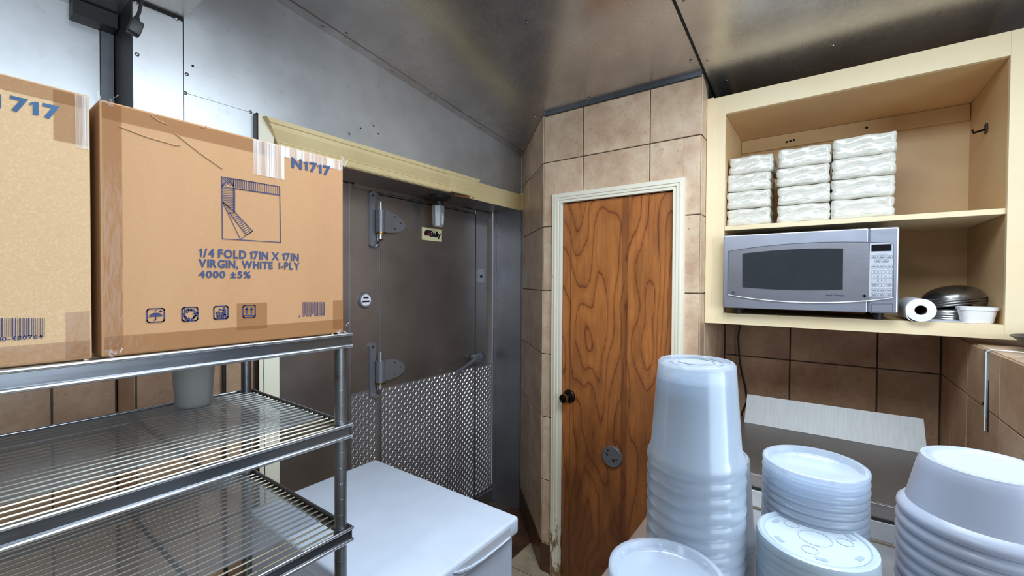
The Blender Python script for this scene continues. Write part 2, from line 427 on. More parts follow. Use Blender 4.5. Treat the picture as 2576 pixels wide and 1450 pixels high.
# floor: dark brown base slab with beige tiles
fl = struct('floor', MB().box(-2.4, 2.75, -2.4, 2.1, -.1, -.004), M_groutd)
fx = [-.07+.333*i for i in range(9)]; fy = [-.9+.333*i for i in range(9)]
tilegrid_floor = []
for i in range(len(fx)-1):
    for j in range(len(fy)-1):
        if fx[i] > 2.45: continue
        MB().box(fx[i]+.003, fx[i+1]-.003, fy[j]+.003, fy[j+1]-.003, -.006, random.uniform(-.001, 0), .0015, 1).build('tile', M_floortile if fy[j+1] < 1.5 else M_base, fl)
# room behind the camera
struct('wall_back', MB().box(-2.4, -2.3, -2.4, 2.1, 0, 2.8), M_roomwall)
struct('wall_near', MB().box(-2.3, 2.75, -2.5, -2.4, 0, 2.8), M_roomwall)
# ceiling, flat steel sheet rising towards the left, up to the seam
mb = MB()
for (x0, x1) in ((-2.3, -.1), (-.1, 1.0), (1.0, 2.45)):
    z0, z1 = ceilz(x0), ceilz(x1)
    mb.prism([(x0, z0), (x1, z1), (x1, z1+.02), (x0, z0+.02)], 'y', .432, 1.70)
ceil = struct('ceiling', mb, M_ceilsteel)
mb = MB(); prof = [(-2.3, ceilz(-2.3)), (-.1, ceilz(-.1)), (1.3, ceilz(1.3)), (1.75, ceilz(1.75)), (2.0, ceilz(2.0)), (2.7, ceilz(2.7))]
mb.prism(prof+[(x, z+.02) for x, z in prof[::-1]], 'y', -2.4, .428)
cs = mb.build('ceiling_sheet', M_ceilsteel, ceil, True)
MB().prism([(x, z-.0015) for x, z in prof[:6]]+[(x, z+.001) for x, z in prof[:6][::-1]], 'y', .424, .434).build('seam_strip', M_dark, ceil)
# angle flange along the left wall
mb = MB()
for x0, x1 in ((.503, 1.2), (1.2, 2.43)):
    mb.prism([(x0, ceilz(x0)-.004), (x1, ceilz(x1)-.004), (x1, ceilz(x1)-.0005), (x0, ceilz(x0)-.0005)], 'y', YW-.045, YW-.001)
mb.build('angle_strip', M_ceilsteel, ceil)
for x, y in ((.97, YW-.02), (1.05, YW-.06), (1.32, YW-.02), (1.55, YW-.03), (1.60, YW-.02), (1.96, YW-.02), (1.37, .93), (1.97, .96), (2.0, 1.30), (1.9, .46)): screw((x, y, ceilz(x)-.004), (0, 0, -1), ceil)
for x, y, z in ((1.93, .40, ceilz(1.93)), (2.12, .36, ceilz(2.12)), (2.06, -.02, ceilz(2.06)), (1.55, .40, ceilz(1.55))): screw((x, y, z), (0, 0, -1), ceil)
# lowered steel soffit, upper left
sf = struct('trim_1', MB().box(-1.6, .502, .9, 1.88, 2.444, 2.76), M_ceilsteel, 'lowered steel soffit at the top left')
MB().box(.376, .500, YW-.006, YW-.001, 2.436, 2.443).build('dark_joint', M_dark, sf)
# ---- left wall (y = YW) : steel panels above, tile below, recess with the cooler door
wl = struct('wall_left', MB().box(.376, .794-.082, YW+.004, YD+.03, 0, 2.444).box(.502, 2.6, YW+.004, YD+.03, 2.105, 2.80), M_groutd)
MB().box(.377, .501, YW, YW+.004, 1.52, 2.436).build('steel_panel', M_wallsteel, wl)
MB().box(.5035, 2.4345, YW, YW+.004, 2.2095, 2.80).build('steel_panel', M_wallsteel, wl)
MB().box(.5035, .712, YW-.001, YW+.004, 1.52, 2.208).build('steel_panel', M_wallsteel, wl)
MB().box(.7125, 2.4345, YW, YW+.004, 2.10, 2.2085).build('steel_panel', M_wallsteel, wl)
for px, py in ((345, 137), (444, 47), (470, 187), (466, 234), (630, 282), (343, 5), (878, 337)): 
    p = Q('y', YW-.001, px, py); screw(p, (0, -1, 0), wl, .006)
for px, py in ((485, 166), (907, 323), (940, 317), (952, 337)):
    p = Q('y', YW-.0006, px, py); MB().lathe([(0, 0), (.0035, 0), (.0035, .0012), (0, .0012)], p, 10, Matrix.Rotation(PI/2, 3, 'X')).build('screw_hole', M_hole, wl)
zs_ = [0, .065, .4125, .76, 1.1075, 1.455, 1.519]
tilegrid(wl, 'y', YW, [.378, .5325, .712], zs_, M_tilewall, .005)
# return of the step in the left wall and the far wall piece
wc = struct('wall_column', MB().box(.374, .376, YW, 1.88, 1.5, 2.444), M_plugshade)  # side face coloured near-black to stand for its shade
tilegrid(wc, 'x', .374, [YW+.002, 1.876], zs_, M_tilewall, .004, .004)
ws = struct('wall_step', MB().box(-2.3, .372, 1.884, 1.98, 0, 2.8), M_groutd)
MB().box(-1.6, .338, 1.88, 1.884, 1.52, 2.444).build('steel_panel', M_wallsteel, ws)
MB().box(.340, .371, 1.876, 1.884, 1.52, 2.444).build('corner_flange', plain('grey_flange_paint', (112, 114, 118), .45, .5), ws)
tilegrid(ws, 'y', 1.88, [-1.165+.3475*i for i in range(5)]+[.371], zs_, M_tilewall, .005)
screw(Q('y', 1.878, 244, 36), (0, -1, 0), ws)
MB().box(.27, .37, 1.82, 1.876, 2.395, 2.44).build('shade_block', M_plugshade, ws)  # added dark block standing in for the shadow below the soffit
# left casing of the recess
t2 = struct('trim_2', MB().box(.713, .7945, YW-.016, YD-.002, 0, 2.10), M_casing, 'cream casing at the left of the steel cooler door recess')
MB().box(.7115, .7175, YW-.028, YW-.003, 0, 2.205).build('edge_strip', M_darkbrass, t2)
MB().box(.7178, .775, YW-.022, YW-.003, 2.05, 2.205, .002).build('casing_head', M_casing, t2)
MB().tube([(.741, YW-.0175, 2.05), (.740, YW-.0175, 1.4), (.738, YW-.0175, 1.25), (.742, YW-.0175, .6), (.741, YW-.0175, 0.05)], .0012, 6).build('thin_wire', M_dark, t2)
# soffit of recess, jamb at right
hd = struct('trim_3', MB().box(.79, 2.45, YW+.0045, YD-.0, 2.100, 2.104), M_doorsteel, 'steel soffit over the cooler door recess')
for x in (1.70, 1.80, 1.93, 2.15): screw((x, YW+.02, 2.100), (0, 0, -1), hd, .004)
MB().box(1.30, 2.1, YD-.02, YD-.004, 2.078, 2.0995).build('drip_channel', M_doorsteel, hd)
jb = struct('trim_4', MB().box(2.436, 2.442, YW, YD-.03, .0, 2.0995), M_jamb, 'steel side of the recess right of the cooler door')
MB().box(2.424, 2.436, YD-.05, YD-.028, 0.0, 2.0995, .003).build('corner_bead', M_jamb, jb)
MB().box(2.432, 2.4355, YW-.002, YW+.006, 0, 2.10).build('edge_bead', M_flash, jb)
for z in (1.95, 1.50, 1.10, .75, .12):
    screw((2.436, YW+.012, z), (-1, 0, 0), jb, .005); screw((2.436, YD-.062, z-.03), (-1, 0, 0), jb, .005)
# ---- walk-in cooler door wall
d2 = struct('door_2', MB().box(.79, 2.46, YD+.012, YD+.05, 0, 2.12), M_dark)
def leafbox(n, x0, x1, z0, z1, y=YD, m=M_doorsteel, t=.012, bev=.0015): return MB().box(x0, x1, y, y+t, z0, z1, bev, 1).build(n, m, d2)
leafbox('frame_panel', .795, 1.281, .01, 2.098); leafbox('frame_panel', 1.289, 1.461, .01, 2.098)
leafbox('door_leaf', 1.468, 2.256, .05, 2.066, YD-.006, t=.018); leafbox('frame_panel', 2.265, 2.452, .01, 2.098, YD+.0)
leafbox('head_panel', 1.468, 2.262, 2.072, 2.098)
MB().box(1.281, 1.2855, YD-.004, YD+.004, .01, 2.098).build('seam_strip', M_jamb, d2)
MB().box(1.4615, 1.4655, YD-.005, YD+.01, .05, 2.066).build('door_gasket', M_jamb, d2)
MB().box(2.2565, 2.2605, YD-.008, YD+.01, .05, 2.066).build('door_gasket', M_black, d2)
MB().box(1.289, 2.30, YD-.014, YD-.0065, .02, .075, .002).build('kick_strip', M_black, d2)
MB().box(2.262, 2.43, YD-.03, YD-.002, .0, .085, .003).build('kick_base', M_doorsteel, d2)
# tread plates: base sheets, raised lugs joined as relief
def tread(x0, x1, z0, z1, y):
    MB().box(x0, x1, y-.003, y, z0, z1).build('tread_plate', M_tread, d2)
    b = bmesh.new(); p = .0215; rows = int((z1-z0)/p); cols = int((x1-x0)/p)
    for i in range(cols):
        for j in range(rows):
            cx, cz = x0+(i+.5)*p, z0+(j+.5)*p; s = 1 if (i+j) % 2 == 0 else -1
            a = math.radians(58 if s > 0 else -32); L, w, h = .0130, .0030, .0030
            if s < 0: L, w, h = .0110, .0026, .0010
            ca, sa = math.cos(a), math.sin(a)
            def P(u, v, d): return b.verts.new((cx+u*ca-v*sa, y-.003-d, cz+u*sa+v*ca))
            e0, e1 = P(-L, 0, 0), P(L, 0, 0); q = [P(-L*.5, w, 0), P(L*.5, w, 0), P(L*.5, -w, 0), P(-L*.5, -w, 0)]; r0, r1 = P(-L*.5, 0, h), P(L*.5, 0, h)
            for f in ((e0, q[0], r0), (e0, r0, q[3]), (q[0], q[1], r1, r0), (q[3], r0, r1, q[2]), (q[1], e1, r1), (r1, e1, q[2])): b.faces.new(f)
    bmesh.ops.recalc_face_normals(b, faces=b.faces)
    me = bpy.data.meshes.new('tread_lugs'); b.to_mesh(me); b.free(); me.materials.append(M_lug); link('tread_lugs', me, d2, kind='stuff')
tread(1.289, 1.459, .06, 1.016, YD); tread(1.472, 2.254, .08, 1.010, YD-.006); tread(2.268, 2.450, .09, .998, YD)
# hinges
def hinge(zc):
    y = YD-.007
    h = MB().prism([(x, z) for x, z in [(1.415+.019*math.cos(t)+.0, zc+.135+.019*math.sin(t)) for t in [k*PI/8 for k in range(9)]]+[(1.415+.019*math.cos(t), zc-.125+.019*math.sin(t)) for t in [PI+k*PI/8 for k in range(9)]]], 'y', y-.008, y+.006).build('hinge', M_cast, d2)
    pts = [(1.452, zc+.05), (1.50, zc+.053), (1.56, zc+.042), (1.60, zc+.018), (1.615, zc-.01), (1.60, zc-.035), (1.56, zc-.055), (1.50, zc-.062), (1.452, zc-.06)]
    MB().prism(pts, 'y', y-.03, y-.004).build('hinge_leaf', M_cast, h)
    MB().tube([(1.447, y-.026, zc-.062), (1.447, y-.026, zc+.055)], .026, 18).build('hinge_barrel', M_cast, h, True)
    MB().tube([(1.447, y-.026, zc+.055), (1.447, y-.026, zc+.10)], .013, 14).build('hinge_pin', M_chrome, h, True)
    MB().tube([(1.447, y-.026, zc-.072), (1.447, y-.026, zc-.062)], .0275, 18).build('hinge_ring', M_brass, h, True)
    MB().tube([(1.447, y-.026, zc-.072), (1.447, y-.024, zc-.10), (1.435, y-.018, zc-.13), (1.42, y-.012, zc-.145)], .015, 14, taper=[.015, .017, .016, .010]).build('hinge_foot', M_chrome, h, True)
    for x, z in ((1.54, zc+.03), (1.58, zc-.002), (1.54, zc-.035)):
        MB().lathe([(0, 0), (.004, 0), (.004, .001), (0, .001)], (x, y-.0305, z), 8, Matrix.Rotation(PI/2, 3, 'X')).build('screw_hole', M_hole, h)
    MB().lathe([(0, 0), (.006, 0), (.006, .001), (0, .001)], (1.415, y-.0085, zc+.13), 10, Matrix.Rotation(PI/2, 3, 'X')).build('screw_hole', M_hole, h)
hinge(1.925); hinge(1.115)
# latch
y = YD-.008
lt = MB().box(2.20, 2.30, y-.038, y, 1.035, 1.10, .012, 3).build('latch', M_cast, d2, True)
MB().tube([(2.31, y-.025, 1.07), (2.34, y-.022, 1.07)], .03, 14, taper=[.032, .02]).build('latch_nose', M_cast, lt, True)
MB().tube([(2.23, y-.03, 1.075), (2.17, y-.05, 1.06), (2.08, y-.062, 1.038), (2.02, y-.068, 1.025)], .012, 12, taper=[.02, .014, .011, .010]).build('latch_handle', M_cast, lt, True)
MB().tube([(2.02, y-.068, 1.025), (2.0, y-.07, 1.021)], .0125, 12).build('handle_tip', M_chrome, lt, True)
MB().lathe([(0, 0), (.012, 0), (.012, .004), (0, .006)], (2.285, y-.038, 1.072), 14, Matrix.Rotation(PI/2, 3, 'X')).build('latch_screw', M_chrome, lt, True)
# thermometer, switch plate, badge
q = Q('y', YD, 918, 755)
th = MB().lathe([(0, 0), (.044, 0), (.044, .008), (.040, .014), (.033, .014), (.033, .008), (0, .008)], q, 28, Matrix.Rotation(PI/2, 3, 'X')).build('thermometer', M_cast, d2, True, 'round dial thermometer')
P_ = Print('y', YD-.0088); P_.disc((q.x, q.z), .031); P_.build('dial_face', M_whitepl, th)
P_ = Print('y', YD-.0095); P_.poly([(q.x-.016, q.z+.008), (q.x+.016, q.z+.008), (q.x+.016, q.z+.017), (q.x-.016, q.z+.017)]); P_.poly([(q.x-.022, q.z-.012), (q.x+.022, q.z-.012), (q.x+.022, q.z-.003), (q.x-.022, q.z-.003)]); P_.build('dial_marks', M_badgeink, th)
a, b = Q('y', YD, 1200, 676), Q('y', YD, 1216, 713)
sp = MB().box(a.x, b.x, YD-.008, YD, b.z, a.z, .002).build('switch_plate', M_jamb, d2)
cx, cz = (a.x+b.x)/2, (a.z+b.z)/2
MB().box(cx-.010, cx+.010, YD-.0115, YD-.0075, cz-.012, cz+.004).build('switch_toggle', M_darkbrass, sp); screw((cx, YD-.008, cz+.038), (0, -1, 0), sp, .003); screw((cx, YD-.008, cz-.038), (0, -1, 0), sp, .003)
a, b = Q('y', YD-.006, 1061, 563), Q('y', YD-.006, 1110, 598)
b_z0, b_z1 = 1.848, 1.925
bd = MB().box(a.x, b.x, YD-.012, YD-.006, b_z0, b_z1, .001).build('badge', M_badge, d2, False, 'cream badge')
L_ = b.x-a.x; hz = b_z1-b_z0
P_ = Print('y', YD-.0126); P_.text('Bally', (a.x+.36*L_, b_z0+.16*hz), (a.x+.95*L_, b_z0+.80*hz), .045, 0, .92)
P_.poly([(a.x+.10*L_, b_z0+.36*hz), (a.x+.36*L_, b_z0+.36*hz), (a.x+.36*L_, b_z0+.80*hz), (a.x+.17*L_, b_z0+.80*hz), (a.x+.10*L_, b_z0+.66*hz)]); P_.build('badge_lettering', M_badgeink, bd)
P_ = Print('y', YD-.0130); P_.poly([(a.x+.24*L_, b_z0+.36*hz), (a.x+.32*L_, b_z0+.36*hz), (a.x+.35*L_, b_z0+.55*hz), (a.x+.30*L_, b_z0+.76*hz), (a.x+.25*L_, b_z0+.60*hz)]); P_.build('badge_emblem', M_red, bd)
# crown moulding over the recess, three lengths with stepped ends
def crown(x0, x1, dz, dep, sk0=0, sk1=0, m=M_mould, par=None, first=False):
    pr_ = [(0, .108), (.030, .108), (.052, .104), (.052, .088), (.047, .085), (.045, .070), (.034, .048), (.026, .034), (.026, .030), (.022, .027), (.022, .020), (.026, .017), (.026, .006), (.020, 0), (0, 0)]
    b = MB(); s0 = dep/.052
    A = [b.b.verts.new((x0+sk0*(1-zz/.108), YW-.0015-d*s0, 2.088+dz+zz*1.0)) for d, zz in pr_]
    B = [b.b.verts.new((x1+sk1*(1-zz/.108), YW-.0015-d*s0, 2.088+dz+zz*1.0)) for d, zz in pr_]
    n = len(pr_)
    for k in range(n): b.b.faces.new((A[k], A[(k+1) % n], B[(k+1) % n], B[k]))
    b.b.faces.new(A[::-1]); b.b.faces.new(B)
    return b
tr = crown(.733, 1.665, .002, .052, .07, .05).build('trim_5', M_mould, None, False, 'yellowed wooden crown moulding across the cooler door recess', kind='structure')
crown(1.66, 1.955, .012, .030, .04, -.06).build('moulding_length', M_mould, tr)
crown(1.94, 2.432, -.002, .018, -.055, 0).build('moulding_length', M_mould, tr)
MB().box(2.405, 2.4335, YW-.034, YW-.002, 2.09, 2.205, .002).build('end_block', M_mould, tr)
MB().prism([(1.655, 2.197), (1.69, 2.205), (1.725, 2.20), (1.70, 2.19)], 'y', YW-.03, YW-.003).build('broken_splinter', M_rust, tr)
MB().prism([(1.28, 2.197), (1.36, 2.197), (1.35, 2.203), (1.285, 2.206)], 'y', YW-.018, YW-.003).build('broken_splinter', M_casing, tr)
MB().tube([(1.80, YW+.03, 2.094), (1.92, YW-.01, 2.094)], .006, 6).build('broken_stick', M_rust, tr)
# light with smoky globe hanging in the recess
lf = thing('recess_lamp', 'small unlit lamp with grey clear cover hanging above the cream badge', 'lamp', (1.80, 1.85, 2.10))
MB().lathe([(.075, 0), (.07, -.012), (.045, -.022), (.03, -.03), (.03, -.05), (0, -.05)], (1.80, 1.85, 2.0995), 24).build('socket', M_black, lf, True)
MB().lathe([(.010, -.05), (.016, -.06), (.012, -.075), (0, -.078)], (1.80, 1.85, 2.0995), 12).build('contact', M_brass, lf, True)
b = MB(); 
for z0, z1, w0, w1 in ((2.045, 1.925, .040, .034),):
    A = [b.b.verts.new((1.80+sx*w0, 1.85+sy*w0*.8, z0)) for sx, sy in ((-1, -.4), (-.4, -1), (.4, -1), (1, -.4), (1, .4), (.4, 1), (-.4, 1), (-1, .4))]
    B = [b.b.verts.new((1.80+sx*w1, 1.85+sy*w1*.8, z1)) for sx, sy in ((-1, -.4), (-.4, -1), (.4, -1), (1, -.4), (1, .4), (.4, 1), (-.4, 1), (-1, .4))]
    for k in range(8): b.b.faces.new((A[k], A[(k+1) % 8], B[(k+1) % 8], B[k]))
    b.b.faces.new(B)
b.build('globe', M_jar, lf)
MB().lathe([(.026, 0), (.026, .012), (.02, .014), (0, .014)], (1.80, 1.85, 1.927), 16).build('globe_cap', M_back, lf, True)
# ---- tiled pillar with the wooden door
Z_ = [.0, .105, .162, .5095, .857, 1.2045, 1.552, 1.8995, 2.247, 2.500]
DY0, DY1, DZ = .535, 1.135, 2.035   # opening in the pillar front behind the casing
wp = MB()
wp.box(XP+.008, XP+.14, DY1, 1.243, 0, 2.53).box(XP+.008, XP+.14, .439, DY0, 0, 2.53).box(XP+.008, XP+.14, DY0, DY1, DZ, 2.53)
pw = struct('wall_pillar', wp, M_grout)
def cut(h0, h1, z0, z1):
    a, b, c = .512, 1.165, 2.055   # casing footprint
    out = []
    if z0 < c and h1 > a and h0 < b:
        if h0 < a: out.append((h0, a, z0, min(z1, c)))
        if h1 > b: out.append((b, h1, z0, min(z1, c)))
        if z1 > c: out.append((h0, h1, c, z1)) if False else out.append((max(h0, a) if h0 < a else h0, min(h1, b) if h1 > b else h1, c, z1))
        if z1 > c and h0 < a: out[0] = (h0, a, z0, z1)
        if z1 > c and h1 > b: out[[i for i, o in enumerate(out) if o[0] == b][0]] = (b, h1, z0, z1)
        return out
    return [(h0, h1, z0, z1)]
tilegrid(pw, 'x', XP, [.437, .6613, 1.0053, 1.2425], [Z_[1]]+[.162]*0+[z for z in Z_[2:]], M_tile, .005, skip=cut)
tilegrid(pw, 'x', XP-.004, [1.16, 1.2455], [.004, .158], M_base, .002, .012)
tilegrid(pw, 'x', XP-.004, [.435, .512], [.004, .158], M_base, .002, .012)
# steel flashing on top of the pillar front
MB().box(XP-.004, XP-.001, .437, 1.243, 2.502, 2.534).build('top_flashing', M_flash, pw)
for y_ in (.46, .98, 1.235): screw((XP-.004, y_, 2.522), (-1, 0, 0), pw, .006)
# right side of pillar
sd = struct('wall_pillar_side', MB().box(XP+.01, XW, .441, .50, 0, 2.45), M_groutd)
tilegrid(sd, 'y', .435, [XP+.009, 2.10, 2.345, XW-.003], [.0]+Z_[2:9]+[2.43], M_tile, .004, .006, -1)
MB().prism([(XP+.009, 2.249), (2.099, 2.249), (2.118, 2.44), (2.07, 2.484), (2.03, 2.50), (XP+.009, 2.51)], 'y', .4352, .441).build('tile', M_tile, sd)
MB().box(XP+.14, XW, .4415, .50, 2.4505, 2.56).build('dark_gap', M_dark, sd)
# diagonal left face of pillar, from (2.0,1.243) to (2.43,1.687)
A_ = Vector((2.0, 1.2445, 0)); B_ = Vector((2.434, YW-.001, 0)); D_ = (B_-A_).normalized(); Nn = Vector((-D_.y, D_.x, 0)); LL = (B_-A_).length
def diag(name, s0, s1, z0, z1, off, t, m, par, ztop=None):
    b = MB(); v = []
    for s_, zt in ((s0, z1 if ztop is None else ztop[0]), (s1, z1 if ztop is None else ztop[1])):
        for o_ in (off, off-t):
            for z_ in (z0, zt): p = A_+D_*s_+Nn*o_; v.append(b.b.verts.new((p.x, p.y, z_)))
    for f in ((0, 1, 5, 4), (2, 6, 7, 3), (0, 4, 6, 2), (1, 3, 7, 5), (0, 2, 3, 1), (4, 5, 7, 6)): b.b.faces.new([v[i] for i in f])
    return b.build(name, m, par)
dg = diag('wall_diagonal', .002, LL-.002, 0, 2.46, -.008, .06, M_groutd, None); dg['kind'] = 'structure'
def zc_(s): return ceilz(A_.x+D_.x*s)-.004
ss = [.001, .345, LL-.001]
for i in range(2):
    for j in range(2, len(Z_)-1):
        z0, z1 = Z_[j]+.0025, Z_[j+1]-.0025
        if j == len(Z_)-2: diag('tile', ss[i]+.002, ss[i+1]-.002, z0, z1, 0, .008, M_tile, dg, (zc_(ss[i]), zc_(ss[i+1])))
        else: diag('tile', ss[i]+.002, ss[i+1]-.002, z0, z1, random.uniform(-.0005, .0005), .008, M_tile, dg)
for i in range(2): diag('base_tile', ss[i]+.001, ss[i+1]-.001, .0, .160, .004, .012, M_base, dg)
# ---- wooden door
d1 = struct('door_1', MB().box(XP+.006, XP+.042, .549, 1.121, .012, 2.014, .002), M_wood)
kq = Q('x', XP-.05, 1436, 1037); kq = Vector((XP, 1.079, .993))
rot = Matrix.Rotation(-PI/2, 3, 'Y')
kn = MB().lathe([(0, -.006), (.036, -.006), (.035, 0), (.028, .006), (.012, .008)], kq, 26, rot).build('door_knob', M_darkbrass, d1, True)
MB().lathe([(.012, .008), (.011, .028), (.020, .036), (.0245, .048), (.0245, .058), (.021, .060)], kq, 26, rot).build('knob_grip', M_brass, kn, True)
MB().lathe([(.021, .060), (.018, .056), (.010, .057), (.006, .060), (0, .060)], kq, 26, rot).build('knob_face', M_darkbrass, kn, True)
pq = Q('x', XP+.002, 1540, 1149)
pl = MB().lathe([(0, -.006), (.052, -.006), (.052, .006), (.049, .010), (0, .010)], pq, 30, rot).build('round_plate', M_cast, d1, True, 'round grey metal plate')
for dy, dz in ((.018, .030), (.026, .012), (.020, .006), (-.006, -.014), (-.014, -.012), (-.012, -.021), (-.026, -.008)):
    MB().lathe([(0, 0), (.0042, 0), (.0042, .001), (0, .001)], (pq.x-.0098, pq.y+dy, pq.z+dz), 8, rot).build('screw_hole', M_hole, pl)
for z in (1.83, .25):
    hg = MB().tube([(XP-.004, .545, z-.045), (XP-.004, .545, z+.045)], .007, 10).build('door_hinge', M_darkbrass, d1, True)
    for k in (-.03, 0, .03): MB().tube([(XP-.004, .545, z+k-.010), (XP-.004, .545, z+k+.010)], .0078, 10).build('knuckle', M_brass, hg, True)
# casing: mitred stepped frame
cz_ = MB()
CO, CI, CT, CTI = (.499, 1.179), (.549, 1.124), 2.067, 2.018
steps = [(0, .30, .014), (.30, .42, .018), (.42, .55, .013), (.55, .70, .017), (.70, .85, .011), (.85, 1.0, .015)]
for t0, t1, d in steps:
    def L(t): return CO[1]+(CI[1]-CO[1])*t, CO[0]+(CI[0]-CO[0])*t, CT+(CTI-CT)*t
    (a0, b0, c0), (a1, b1, c1) = L(t0), L(t1); x0, x1 = XP-d, XP+.009
    for poly, in (([(a0, 0), (a0, c0), (a1, c1), (a1, 0)],), ([(b0, 0), (b1, 0), (b1, c1), (b0, c0)],), ([(a0, c0), (b0, c0), (b1, c1), (a1, c1)],)):
        cz_.prism(poly, 'x', x0, x1)
struct('trim_6', cz_, M_chip, 'chipped ivory casing around the wooden door')
# dark reveal behind door
struct('trim_7', MB().box(XP+.043, XP+.06, DY0, DY1, 0, DZ), M_dark, 'dark reveal behind the wooden door')
# ---- right back wall under the cabinet, and half wall
wr = struct('wall_right', MB().box(XW+.008, XW+.1, -2.4, .44, 0, 2.8), M_groutd)
tilegrid(wr, 'x', XW, [-.4215, -.210, .130, .433], [0]+Z_[2:8], M_tilewall, .006)
HZ = 1.392
hw = struct('wall_half', MB().box(.9, XW+.008, -.80, -.431, 0, HZ-.008), M_groutd)
hx = [.95, 1.155, 1.5, 1.845, 2.19, 2.435, XW-.002]
tilegrid(hw, 'y', -.423, hx, [.0]+Z_[2:6]+[HZ], M_tilewall, .004, .008, +1)
tilegrid_top = [MB().box(hx[i]+.002, hx[i+1]-.002, -.60, -.4325, HZ-.008, HZ+random.uniform(-.0005, .0005), .001, 1).build('tile', M_tile, hw) for i in range(len(hx)-1)]
MB().box(1.952, 1.978, -.4225, -.417, 1.18, HZ+.002).build('metal_strip', plain('grey_trim_paint', (150, 152, 154), .4), hw)
MB().tube([(1.948, -.4165, 1.14), (1.948, -.4165, HZ-.004), (1.946, -.425, HZ+.004), (1.90, -.62, HZ+.004)], .0019, 8).build('caulk_bead', M_whitepl, hw, True)
MB().tube([(1.942, -.4225, 1.14), (1.942, -.4225, 1.30)], .002, 6).build('dark_gap', M_hole, hw)
screw((1.966, -.417, 1.222), (0, 1, 0), hw, .006, M_hole)
for x in (2.02, 2.118, 2.24):
    pass
# ================================================================== CABINET
cb = thing('wall_cabinet', 'open cream wall cabinet with one shelf above the brown tiles', 'cabinet', (XC, -.1, 1.415))
CY1, CY0 = .417, -.60
MB().box(XC, XC+.02, .358, CY1, 1.416, 2.430, .001).build('stile', M_cream, cb)
MB().box(XC, XC+.02, CY0, -.489, 1.416, 2.430, .001).build('stile', M_cream, cb)
MB().box(XC, XC+.02, -.489, .358, 2.350, 2.430, .001).build('top_rail', M_cream, cb)
MB().box(XC, XC+.02, -.489, .358, 1.416, 1.464, .001).build('bottom_rail', M_cream, cb)
MB().box(XC-.006, XC-.0005, .405, .4335, 1.416, 2.432, .001).build('filler_strip', M_cream, cb)
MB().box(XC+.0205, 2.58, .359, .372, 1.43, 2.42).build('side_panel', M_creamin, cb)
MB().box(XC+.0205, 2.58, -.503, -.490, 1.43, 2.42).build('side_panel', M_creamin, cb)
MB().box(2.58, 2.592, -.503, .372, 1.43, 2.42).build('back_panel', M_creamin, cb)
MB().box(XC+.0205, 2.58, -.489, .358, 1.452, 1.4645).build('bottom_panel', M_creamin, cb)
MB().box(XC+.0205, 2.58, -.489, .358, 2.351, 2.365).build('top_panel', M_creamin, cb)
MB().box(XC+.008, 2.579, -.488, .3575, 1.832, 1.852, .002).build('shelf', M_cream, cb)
MB().box(2.562, 2.579, -.488, .3575, 2.285, 2.350, .001).build('hanging_rail', M_creamin, cb)
for y_, z_ in ((.155, 2.31), (.14, 2.312), (.125, 2.314), (-.155, 2.318)):
    MB().lathe([(0, 0), (.0055, 0), (.0055, .001), (0, .001)], (2.562, y_, z_), 10, rot).build('screw_hole', M_hole, cb)
hk = MB().box(2.33, 2.36, -.4895, -.484, 2.165, 2.20, .002).build('hook', M_darkbrass, cb)
MB().tube([(2.345, -.484, 2.18), (2.345, -.455, 2.172), (2.345, -.452, 2.185)], .004, 8).build('hook_tip', M_darkbrass, hk, True)
# ================================================================== NAPKIN PACKS
def packmesh(w, d, h, seed):
    rnd = random.Random(seed); b = bmesh.new()
    nx, ny, nz = 10, 12, 8
    def shape(u, v, t):
        # u across depth, v across width, t height in -1..1 superellipsoid-ish box
        return u, v, t
    verts = {}
    ph = [rnd.uniform(0, 6.28) for _ in range(6)]
    def V(i, j, k):
        key = (i, j, k)
        if key in verts: return verts[key]
        u, v, t = 2*i/nx-1, 2*j/ny-1, 2*k/nz-1
        p = Vector((u*d/2, v*w/2, t*h/2)); r = .010
        q = Vector((max(-d/2+r, min(d/2-r, p.x)), max(-w/2+r, min(w/2-r, p.y)), max(-h/2+r, min(h/2-r, p.z))))
        e = p-q
        if e.length > 1e-9: p = q+e.normalized()*min(r, e.length) if e.length > r else q+e
        waist = 1-.035*math.exp(-(t/.16)**2)          # crease between the two halves
        p.x *= waist; p.y *= waist
        p.x += .0022*math.sin(7*v+5*t+ph[0])+rnd.uniform(-.0012, .0012)
        p.y += .0020*math.sin(6*u+4*t+ph[1])+rnd.uniform(-.0012, .0012)
        p.z += (.0022*math.sin(5*v+ph[2])*math.cos(4*u+ph[3])) if abs(t) > .2 else 0
        p.z += h/2
        verts[key] = b.verts.new(p); return verts[key]
    for (A, B, Cc, f) in ((nx, ny, nz, 'z'), (nx, nz, ny, 'y'), (ny, nz, nx, 'x')):
        for a in range(A):
            for c in range(B):
                for e in (0, Cc):
                    if f == 'z': q = [(a, c, e), (a+1, c, e), (a+1, c+1, e), (a, c+1, e)]
                    elif f == 'y': q = [(a, e, c), (a+1, e, c), (a+1, e, c+1), (a, e, c+1)]
                    else: q = [(e, a, c), (e, a+1, c), (e, a+1, c+1), (e, a, c+1)]
                    b.faces.new([V(*t) for t in q])
    bmesh.ops.recalc_face_normals(b, faces=b.faces)
    me = bpy.data.meshes.new('napkin_pack'); b.to_mesh(me); b.free(); me.materials.append(M_film)
    for p in me.polygons: p.use_smooth = True
    return me
colname = ['left', 'middle', 'right']; rown = ['lowest', 'second from the bottom', 'third from the bottom', 'topmost']
packs = [packmesh(.186, .22, .080, s) for s in range(4)]
